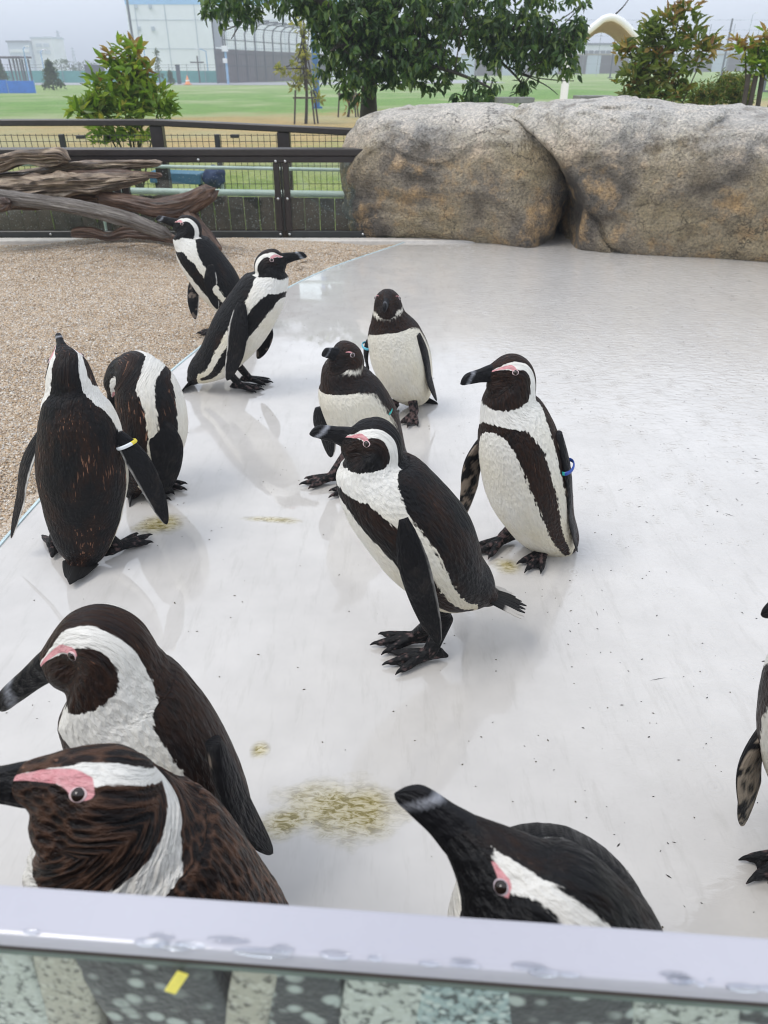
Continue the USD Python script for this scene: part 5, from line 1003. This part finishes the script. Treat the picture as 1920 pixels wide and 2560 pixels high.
for xf in (-70, 22.5, 90): c = gpt(xf, Y); obj('post', tube([(c[0], Y+.06, c[2]), (c[0], Y+.06, hz(199, Y))], .03, 6), 'lamp_blue', tp)
def lamp(label, xf, yt, Y, arm, mat='lamp_blue', r=.09):
    s = thing('street_lamp', label, 'street lamp'); g = gpt(xf, Y); zt = hz(yt, Y); px = (Y*CP)/FPX
    obj('pole', tube([g, (g[0], g[1], zt)], [r, r*.65], 8), mat, s); obj('arm', tube([(g[0], Y, zt - .02), (g[0] + arm*.6*px, Y, zt + .22), (g[0] + arm*px, Y, zt + .25)], r*.5, 6), mat, s)
    obj('lamp_head', box((g[0] + arm*px*1.1, Y, zt + .24), (.5, .22, .12), ch=.03), 'far_white', s)
lamp('blue street lamp behind the tarpaulin fence, leftmost of all', 77, 122, 100, 10); lamp('blue street lamp just left of the small conical tree', 117, 130, 112, 9); lamp('pale blue street lamp right of the yellow green shrub', 372, 112, 100, -13); lamp('faint street lamp left of the batting cage', 523, 128, 118, -18)
lamp('slim grey street lamp far beyond the bronze shrub', 1848, 36, 165, 8, 'far_grey', .10)
# green net fence
Y = 116.0; gf = thing('green_net_fence', 'long green screen fence across the far side of the road', 'fence'); a, b = gpt(-60, Y), gpt(560, Y)
n_ = 14
for i in range(n_):
    x0, x1 = a[0] + (b[0]-a[0])*i/n_, a[0] + (b[0]-a[0])*(i+1)/n_; obj('screen', box(((x0+x1)/2, Y, (a[2] + hz(177, Y))/2), (x1-x0-.04, .04, hz(177, Y)-a[2])), 'green_net', gf)
    obj('post', tube([(x0, Y-.06, a[2]), (x0, Y-.06, hz(160, Y))], .04, 5), 'wire_grey', gf)
for yf in (162, 169): obj('wire', tube([(a[0], Y-.06, hz(yf, Y)), (b[0], Y-.06, hz(yf, Y))], .02, 4), 'wire_grey', gf)
Y = 113.0; a, b = gpt(219, Y), gpt(266, Y); dp = thing('dark_panel', 'dark windbreak panel standing before the green fence', 'panel'); obj('panel', box(((a[0]+b[0])/2, Y, (hz(162, Y)+hz(188, Y))/2), (b[0]-a[0], .1, hz(162, Y)-hz(188, Y))), 'dark_metal', dp)
for q in (a, b): obj('post', tube([q, (q[0], Y, hz(161, Y))], .06, 6), 'dark_metal', dp)
# small trees by the road
def small_tree(name, label, xf, Y, yt, w, n, mat='leaves_far', conifer=True):
    s = thing(name, label, 'tree'); g = gpt(xf, Y); h = hz(yt, Y) - g[2]; obj('trunk', tube([g, g + [0, 0, h*.95]], [.09, .02], 6), 'bark_dark', s)
    z = rt.uniform(.12, 1, n); r = w*(1.05 - z if conifer else np.sin(np.pi*np.clip(z, 0, 1))**.6)*rt.uniform(.2, 1, n)**.5; a = rt.uniform(0, 6.28, n)
    c = g + np.stack([r*np.cos(a), r*np.sin(a), z*h], 1); v, f = clusters(c, 6, .26, .5, rt, 'any'); scatter_values(obj('crown', (v, f), mat, s, kind='stuff'), 7, len(v))
small_tree('conical_tree', 'small conical tree standing at the near edge of the road', 135, 74, 153, 1.0, 170); small_tree('conifer', 'thin bare conifer beside the pale blue street lamp', 401, 102, 126, .8, 40); small_tree('conifer', 'short conifer sapling right of the thin bare one', 428, 100, 178, .6, 40)
small_tree('far_tree', 'rounded hazy tree behind the green fence', 165, 150, 150, 3.5, 160, conifer=False); small_tree('far_tree', 'second rounded hazy tree further right behind the green fence', 222, 155, 152, 2.8, 120, conifer=False)
small_tree('conical_tree', 'dark little tree in front of the pavilion', 10, 96, 158, 1.0, 110)
Y = 106.0; g = gpt(449, Y); bp = thing('gate_post', 'stout dark post by the road, left of the batting cage', 'post'); obj('shaft', box((g[0], Y, (g[2]+hz(164, Y))/2), (.42, .42, hz(164, Y)-g[2])), 'dark_metal', bp); obj('cap', box((g[0], Y, hz(163, Y)), (.5, .5, .16), ch=.03), 'dark_metal', bp)
g = gpt(500, 114); cp = thing('cross_post', 'weathered post with a crossbar on a low mound by the cage', 'post'); obj('shaft', tube([g, (g[0], g[1], hz(140, 114))], .10, 6), 'brown_slat', cp); obj('crossbar', beam((g[0]-1.0, g[1], hz(156, 114)), (g[0]+.8, g[1], hz(156, 114)), .12, .16), 'brown_slat', cp)
g = gpt(470, 99); cone = thing('traffic_cone', 'orange traffic cone on the far road', 'cone', loc=g + [0, 0, .03]); cv = trimesh.creation.cone(.34, 1.0, sections=16); obj('body', cv, 'cone_orange', cone, smooth=40); obj('base', box((0, 0, .04), (.8, .8, .08), ch=.02), 'cone_orange', cone)
tc = trimesh.creation.cylinder(.235, .14, sections=16); tc.apply_translation((0, 0, .42)); obj('stripe', tc, 'white_paint', cone, smooth=40)
# batting cage
cg = thing('batting_cage', 'tall netted cage of dark posts with curved tops and a brown slatted lower screen', 'cage')
YA, YB = 112.0, 150.0; pA, pB = gpt(545, YA), gpt(830, YB)
np_ = 15
for i in range(np_):
    t = (i/(np_-1))**1.0; c = pA + (pB-pA)*t; zt = hz(48, YA)*1.0
    p = [(c[0], c[1], c[2]), (c[0], c[1], zt-1.2), (c[0]+.25, c[1]+.3, zt-.4), (c[0]+1.0, c[1]+.8, zt), (c[0]+3.2, c[1]+2.0, zt+.25)]
    obj('post', tube(smoothline(p, 12), .10, 6), 'dark_metal', cg)
for z in (2.0, 3.4, 4.9, 6.4): 
    if z < hz(48, YA): obj('rail', tube([(pA[0], pA[1], GZ+z), (pB[0], pB[1], GZ+z)], .06, 5), 'dark_metal', cg)
obj('rail', tube([(pA[0]+1, pA[1]+.8, hz(48, YA)), (pB[0]+1, pB[1]+.8, hz(48, YA))], .06, 5), 'dark_metal', cg)
nsl = 60; zs = hz(122, YA)
for i in range(nsl):
    t0 = i/nsl; c = pA + (pB-pA)*t0*.97; d = (pB-pA)[:2]; obj('slat', box((c[0], c[1]+.2, (zs+c[2])/2), (np.hypot(*d)/nsl*.82, .06, zs-c[2]), rz=math.atan2(d[1], d[0])), 'brown_slat', cg)
net = []
for i in range(70):
    c = pA + (pB-pA)*i/69; net.append(tube([(c[0], c[1]+.12, c[2]+zs*.5), (c[0], c[1]+.12, hz(52, YA)-.6)], .012, 3))
for z in np.arange(zs, hz(52, YA), .32): net.append(tube([(pA[0], pA[1]+.12, z), (pB[0], pB[1]+.12, z)], .012, 3))
obj('netting', cat_(*net), 'wire_grey', cg, kind='stuff')
cw = thing('cage_side', 'dark narrow end frame at the left of the batting cage', 'frame'); c = gpt(556, 110)
obj('screen', box((c[0], 110, (hz(32, 110)+hz(118, 110))/2), (1.0, .1, hz(32, 110)-hz(118, 110))), 'wire_grey', cw)
for s in (-.55, .55): obj('post', tube([(c[0]+s, 110, c[2]), (c[0]+s, 110, hz(30, 110))], .11, 6), 'dark_metal', cw)
cam_ = thing('camera_pole', 'pale pole with a boxed light at the corner of the batting cage', 'pole'); c = gpt(571, 105); obj('shaft', tube([c, (c[0], 105, hz(118, 105))], .14, 8), 'lamp_blue', cam_); obj('box', box((c[0], 104.8, hz(122, 105)), (.7, .5, .6), ch=.05), 'far_white', cam_); obj('box', box((c[0]-.1, 104.8, hz(152, 105)), (.5, .4, .5), ch=.05), 'far_white', cam_)
# blue post
c = gpt(793, 38); bl = thing('blue_post', 'thick blue post in the grass behind the thin young tree', 'post'); obj('shaft', tube([c, c + [0, 0, 9]], .14, 12), 'blue_paint', bl, smooth=40); obj('foot', tube([c, c + [0, 0, .08]], .24, 12), 'blue_paint', bl, smooth=40)
# right: white shelter
Ys = 27.0; sh = thing('shelter', 'white gull wing shelter with beige underside behind the dark tree', 'shelter'); pS = gpt(1402, Ys)
pr2 = np.array([fk(1385, 112, Ys), fk(1450, 92, Ys), fk(1490, 62, Ys), fk(1512, 46, Ys), fk(1530, 43, Ys), fk(1548, 50, Ys), fk(1590, 88, Ys), fk(1602, 98, Ys)])
def roof_sheet(p, th, d0, d1):
    p = smoothline(p, 24); dv0, dv1 = np.array([.0, d0, 0]), np.array([1.6, d1, 0])
    v = np.array([[q + dv0 + [0, 0, th], q + dv1 + [0, 0, th], q + dv1, q + dv0] for q in p]); return grid_mesh(v)
obj('underside', roof_sheet(pr2 - [0, 0, .12], .06, .02, 7.4), 'canopy_beige', sh, smooth=30); obj('roof', roof_sheet(pr2 - [0, 0, .055], .09, .0, 7.5), 'white_paint', sh, smooth=30)
obj('rim', tube(smoothline(pr2, 24), .10, 8), 'white_paint', sh, smooth=True); obj('rim', tube(smoothline(pr2 + [1.6, 7.5, 0], 24), .085, 8), 'white_paint', sh, smooth=True)
obj('post', box((pS[0], Ys, (pS[2] + pr2[0][2])/2), (.20, .20, pr2[0][2] - pS[2])), 'white_paint', sh)
for yo in (0.,): obj('gutter', beam(pr2[-1] + [0, 0, -.05], pr2[-1] + [1.6, 7.5, -.05], .10, .12), 'white_paint', sh)
# bench slab behind the boulders
for x0, x1, yf, lb in ((1240, 1330, 250, 'grey bench top showing between the tree and the long boulder'), (1440, 1528, 246, 'grey bench top beneath the shelter')):
    Yb = 8.6; a, b = fk(x0, yf, Yb), fk(x1, yf, Yb); s = thing('bench', lb, 'bench'); obj('seat', beam(a, b, .30, .05), 'bench_grey', s)
    for t in (.12, .88): c = a + (b-a)*t; obj('leg', beam((c[0], c[1], GZ), (c[0], c[1], c[2]-.025), .06, .06), 'bench_grey', s)
# far right wall and ball fence
Y = 178.0; a, b = gpt(1150, Y), gpt(2050, Y); rw = thing('boundary_wall', 'long grey brown wall along the far right edge of the field', 'wall')
nw = 26
for i in range(nw):
    x0, x1 = a[0] + (b[0]-a[0])*i/nw, a[0] + (b[0]-a[0])*(i+1)/nw; z0_ = fz((x0+x1)/2, Y); zt = hz(137, Y); obj('panel', box(((x0+x1)/2, Y, (z0_+zt)/2 - .2), (x1-x0-.05, .2, zt-z0_+.4)), ['brown_slat', 'far_grey'][(i*7) % 3 == 0], rw)
obj('coping', box(((a[0]+b[0])/2, Y, hz(136, Y)), (b[0]-a[0], .35, .2)), 'canopy_beige', rw)
Y = 140.0; bf_ = thing('ball_fence', 'high wire ball fence with thin posts on the far right', 'fence')
for xf in (1190, 1250, 1312, 1375, 1452, 1488, 1560, 1680, 1752, 1810, 1870, 1935): c = gpt(xf, Y); obj('post', tube([c, (c[0], Y, hz(60 if xf > 1400 else 95, Y))], .05, 5), 'wire_grey', bf_)
for yf in (50, 75, 90, 110, 138, 160): a, b = gpt(1180, Y), gpt(1990, Y); obj('wire', tube([(a[0], Y, hz(yf, Y)), (b[0], Y, hz(yf, Y) + .0)], .018, 4), 'wire_grey', bf_)
for lb, xf, yt, Yp, r in (('dark pole under the shelter', 1523, 96, 120, .12), ('dark pole right of the bronze shrub', 1800, 46, 130, .16), ('tall dark pole at the right edge of the picture', 1906, -60, 60, .10)):
    c = gpt(xf, Yp); s = thing('pole', lb, 'pole'); obj('shaft', tube([c, (c[0], Yp, hz(yt, Yp))], [r, r*.8], 7), 'dark_metal', s); obj('foot_plate', box(c + [0, 0, .06], (r*5, r*5, .12), ch=.02), 'dark_metal', s)
for lb, x0, x1, yt, Yp, mt in (('low far building with a flat roof behind the right hand wall', 1790, 1920, 118, 240, 'far_grey'), ('pale far building behind the shelter post', 1440, 1530, 112, 260, 'far_white'), ('small hazy block beyond the dark tree branches', 1180, 1290, 105, 300, 'far_grey')):
    a, b = gpt(x0, Yp), gpt(x1, Yp); s = thing('far_building', lb, 'building'); zt = hz(yt, Yp); obj('wall', box(((a[0]+b[0])/2, Yp+5, (a[2]+zt)/2), (b[0]-a[0], 10, zt-a[2])), mt, s); obj('roof', box(((a[0]+b[0])/2, Yp+5, zt+.2), (b[0]-a[0]+.8, 10.8, .5)), 'dark_metal', s)
    for q in np.linspace(a[0]+2, b[0]-2, 5): obj('window', box((q, Yp-.08, zt-2.0), (1.4, .2, 1.1)), 'dark_metal', s)
small_tree('far_tree', 'rounded hazy tree at the far right beyond the wall', 1885, 200, 82, 4.0, 170, conifer=False)
# ------------------------------------------------------------------ the near wall the picture looks over
WZ = .68
c00, c10, c01, c11 = on_z(0, 1905, WZ), on_z(1659, 2020, WZ), on_z(0, 2018, WZ), on_z(1659, 2142, WZ)
far_d = unit(c10 - c00); near_d = unit(c11 - c01)
P00, P10, P01, P11 = c00 - far_d*.5, c10 + far_d*.5, c01 - near_d*.5, c11 + near_d*.5
wall = thing('glass_wall', 'thick glass parapet with a wet white top edge across the bottom of the picture', 'wall')
look('wet_rail', {'g': ('geometry', {}), 'n': ('noise_texture', {'scale': 22.0, 'detail': 3.0}), 'n2': ('noise_texture', {'scale': 3.0, 'detail': 2.0}), 'r': ('rgb_ramp', {'ramp': [(.3, (.39, .385, .435)), (.7, (.47, .465, .515))]}), 'b': ('bump', {'strength': .35, 'distance': .004}), 'w': ('map_range', {'from_min': .5, 'from_max': .6, 'to_min': .25, 'to_max': .06, 'clamp': True}),
    'p': ('principled_bsdf', {'coat_weight': .5})}, [('g.position', 'n.vector'), ('g.position', 'n2.vector'), ('n2.fac', 'r.fac'), ('r.color', 'p.base_color'), ('n.fac', 'b.height'), ('b.normal', 'p.normal'), ('n.fac', 'w.value'), ('w.result', 'p.roughness')])
n1 = unit(np.cross([0, 0, 1.0], far_d))                       # away from the camera
rings = []
for q0, q1 in ((P01, P00), (P11, P10)):
    a = q0; b = q1; u = unit(b - a); Lc = np.linalg.norm(b - a); r = .004; h_ = .010
    rings.append([a + u*x + [0, 0, z] for x, z in ((0, -h_), (0, -r), (r*.3, -r*.3), (r, 0), (Lc-r, 0), (Lc-r*.3, -r*.3), (Lc, -r), (Lc, -h_))])
rr = np.array(rings); seg = np.array([rr[0] + (rr[1]-rr[0])*t for t in np.linspace(0, 1, 40)])
obj('top_edge', grid_mesh(seg), 'wet_rail', wall, smooth=40)
# beads of water along the near edge
look('water', {'p': ('principled_bsdf', {'base_color': (.95, .97, 1), 'roughness': .02, 'transmission_weight': 1.0, 'ior': 1.33})})
rb_ = np.random.default_rng(5); beads = []
for i in range(48):
    t = rb_.uniform(.2, .8); m_ = trimesh.creation.icosphere(2, 1.0); s_ = rb_.uniform(.0008, .0024); m_.apply_scale([s_*rb_.uniform(1.5, 7), s_, s_*.45])
    u = unit(P00-P01); c = P01 + (P11-P01)*t + u*abs(rb_.normal(.003, .002)); m_.apply_transform(trimesh.transformations.rotation_matrix(math.atan2(near_d[1], near_d[0]), [0, 0, 1])); m_.apply_translation(c + [0, 0, .0002]); beads.append(m_)
wd = obj('water_drops', cat_(*beads), 'water', smooth=True); tag(wd, 'beads of rainwater lying along the white parapet edge', 'water drops', kind='stuff')
plain('gasket_dark', (.035, .025, .022), .6, var=.3)
look('green_glass', {'t': ('transparent_bsdf', {'color': (.972, .988, .98)}), 'gl': ('glossy_bsdf', {'roughness': .02}), 'lw': ('layer_weight', {'blend': .5}), 'f': ('math', {'math_type': 'power', 'value2': 4.0}), 'fa': ('math', {'math_type': 'multiply_add', 'value2': .25, 'value3': .02}), 'm': ('mix_closure', {})}, [('lw.facing', 'f.value1'), ('f.value', 'fa.value1'), ('fa.value', 'm.fac'), ('t.BSDF', 'm.closure1'), ('gl.BSDF', 'm.closure2')], surface='m.closure')
def strip(off0, off1, z0, z1):
    """a long bar under the near edge: off = metres behind the near edge"""
    u = unit(P00-P01); a, b = P01, P11
    v = np.array([[q + u*off0 + [0, 0, z0], q + u*off0 + [0, 0, z1], q + u*off1 + [0, 0, z1], q + u*off1 + [0, 0, z0]] for q in (a, b)]); return grid_mesh(v)
obj('gasket', strip(.0015, .02, -.0165, -.0102), 'gasket_dark', wall)
obj('glass_pane', strip(.0022, .0075, -.62, -.0168), 'green_glass', wall)
plain('frame_green', (.12, .16, .14), .5, var=.3)
obj('frame', strip(.0092, .0118, -.034, -.0168), 'frame_green', wall)
# stones behind the pane
def granite(name, base, spot, dark, thr, scale):
    look(name, {'g': ('geometry', {}), 'n': ('noise_texture', {'scale': scale, 'detail': 4.0, 'roughness': .7}), 'n2': ('noise_texture', {'scale': scale*.3, 'detail': 3.0}), 'v': ('voronoi_texture', {'scale': scale*1.2}),
        'r': ('rgb_ramp', {'ramp': [(thr-.06, dark), (thr+.02, base)]}), 'vr': ('rgb_ramp', {'ramp': [(.28, (1, 1, 1)), (.48, (0, 0, 0))]}), 'm': ('mix', {'color2': spot}), 'vm': ('math', {'math_type': 'multiply'}), 'nr': ('map_range', {'from_min': .38, 'from_max': .52, 'to_min': 0, 'to_max': 1, 'clamp': True}), 'bw': ('rgb_to_bw', {}),
        'b': ('bump', {'strength': .6, 'distance': .006}), 'p': ('principled_bsdf', {'roughness': .35})},
        [('g.position', 'n.vector'), ('g.position', 'n2.vector'), ('g.position', 'v.vector'), ('n.fac', 'r.fac'), ('v.distance', 'vr.fac'), ('vr.color', 'bw.color'), ('bw.val', 'vm.value1'), ('n2.fac', 'nr.value'), ('nr.result', 'vm.value2'), ('vm.value', 'm.fac'), ('r.color', 'm.color1'), ('m.color', 'p.base_color'), ('n.fac', 'b.height'), ('b.normal', 'p.normal')])
granite('granite_pale', (.56, .58, .53), (.66, .68, .64), (.10, .11, .10), .47, 150); granite('granite_teal', (.38, .48, .48), (.60, .66, .64), (.05, .07, .07), .50, 140); granite('granite_dark', (.035, .04, .042), (.46, .50, .47), (.015, .016, .018), .45, 62); granite('granite_tan', (.48, .45, .37), (.60, .58, .50), (.12, .11, .09), .46, 160)
sw = thing('stone_facing', 'speckled black and pale stone facing under the glass parapet edge', 'wall')
u = unit(P00-P01)
def near_pt(xk, z):
    """point on the stone face below the near edge"""
    r = ray(xk, 2120); d = u[:2]; a = P01[:2] + d*.0198; n_ = np.array([-near_d[1], near_d[0]]); t = ((a - 0) @ n_)/(r[:2] @ n_); return np.array([r[0]*t, r[1]*t, z])
_gm = ['granite_dark', 'granite_pale', 'granite_teal', 'granite_dark', 'granite_tan']
cuts = [(-1500 + 178*i, _gm[i % 5]) for i in range(7)] + [(-250, 'granite_dark'), (-60, 'granite_pale'), (95, 'granite_tan'), (205, 'granite_dark'), (490, 'granite_tan'), (575, 'granite_dark'), (735, 'granite_pale'), (900, 'granite_teal'), (1120, 'granite_dark'), (1400, 'granite_pale'), (1640, 'granite_dark'), (1800, 'granite_tan')] + [(1950 + 185*i, _gm[(i*2) % 5]) for i in range(7)] + [(3245, None)]
rs_ = np.random.default_rng(12)
for (x0, mt), (x1, _) in zip(cuts[:-1], cuts[1:]):
    for z0, z1 in ((.535, .6575), (.41, .531), (.285, .406), (.16, .281)):
        dx = 0 if z0 > .5 else rs_.uniform(-60, 60)
        a, b = near_pt(x0 + dx, z0), near_pt(x1 + dx, z0); w = np.linalg.norm(b-a); m_ = trimesh.creation.icosphere(4 if z0 > .5 else 3, 1.0); v = np.array(m_.vertices); v = np.sign(v)*np.abs(v)**.38; v = v/np.abs(v).max(0)
        v = v*np.array([w/2 + .0015, .0068, (z1-z0)/2]); v += unit(v)*((meshkit.fbm(v*30 + x0, 3, 2)-.5)*.004)[:, None]; v[:, 0] += v[:, 2]*rs_.uniform(-.22, .22); ang = math.atan2(near_d[1], near_d[0])
        vv = np.stack([v[:, 0]*math.cos(ang) - v[:, 1]*math.sin(ang), v[:, 0]*math.sin(ang) + v[:, 1]*math.cos(ang), v[:, 2]], 1)
        c = (a + b)/2; c[2] = (z0+z1)/2; c[1] += rs_.uniform(-.0012, .0004); obj('stone', (vv + c, m_.faces), mt, sw, smooth=True)
obj('backing', strip(.0272, .0295, -.62, -.033), 'gasket_dark', sw)
plain('yellow_tape', (.80, .70, .12), .4, var=.12, scale=90)
r_ = ray(380, 2128); n_ = np.array([-near_d[1], near_d[0]]); t_ = (P01[:2] @ n_)/(r_[:2] @ n_); yc = np.array([0, 0, EYE]) + r_*t_
ym = box((0, 0, 0), (.0062, .0012, .022), ch=.0004); ym.apply_transform(trimesh.transformations.rotation_matrix(.45, [0, 1, 0])); ym.apply_transform(trimesh.transformations.rotation_matrix(math.atan2(near_d[1], near_d[0]), [0, 0, 1])); ym.apply_translation(yc + np.array([0, .0012, 0]))
obj('yellow_tag', ym, 'yellow_tape', label='small yellow strip stuck on the glass in front of the dark stone', cat='tag')

# ------------------------------------------------------------------ specks on the deck
rd = np.random.default_rng(44)
plain('speck', (.10, .085, .06), .7, var=.5, scale=300); plain('speck_dark', (.03, .028, .026), .6, var=.4, scale=300)
for nm, mt, N, region, lab in (('debris', 'speck_dark', 2000, 'right', 'dark specks and stalks washed together on the right half of the deck'), ('grit', 'speck', 420, 'all', 'scattered brown grit grains on the left half of the deck')):
    pos = []
    while len(pos) < N:
        x, y = rd.uniform(-1.3, 2.6), rd.uniform(.45, 4.6)
        if edge_side(np.array([[x, y]]))[0] > -.02: continue
        w_ = np.clip((x - .05 - .10*y)/.5, 0, 1) if region == 'right' else .5*(1 - np.clip((x-.3)/.6, 0, 1)) + .1
        if rd.random() > w_*(.15 + 1.7*max(0, float(meshkit.fbm(np.array([[x*2.2, y*2.2, 0]]), 3, 7)[0]) - .3)): continue
        pos.append((x, y))
    ms_ = []
    V, F = [], []; k = 0
    for x, y in pos:
        L = abs(rd.normal(0, .0017)) + .0008; w_ = L*rd.uniform(.15, .6) if region == 'right' else L*rd.uniform(.6, 1); w_ = min(w_, .0016); a = rd.uniform(0, 6.28) if rd.random() < .6 else rd.normal(.3, .5)
        if rd.random() < .03 and region == 'right': L, w_ = rd.uniform(.010, .022), .0004
        c, s = math.cos(a), math.sin(a); q = np.array([[-L, 0, 0], [0, w_, 0], [L, .2*w_, 0], [0, -w_, 0], [0, 0, .0011]]); V.append(np.c_[q[:, 0]*c - q[:, 1]*s + x, q[:, 0]*s + q[:, 1]*c + y, q[:, 2] + .0006]); F.append(np.array([[0, 3, 4], [3, 2, 4], [2, 1, 4], [1, 0, 4]]) + k); k += 5
    o_ = obj(nm, (np.vstack(V), np.vstack(F)), mt); tag(o_, lab, nm, kind='stuff')
for s_ in SPECS: penguin(s_)
# ------------------------------------------------------------------ rain-dimmed air
look('air', {'v': ('principled_volume', {'color': (.86, .91, .97), 'density': .0024, 'anisotropy': .2})}, surface=None, volume='v.volume')
hz_ = box((0, 900, 16.5), (5200, 3300, 36)); obj('haze', hz_, 'air', kind='stuff')
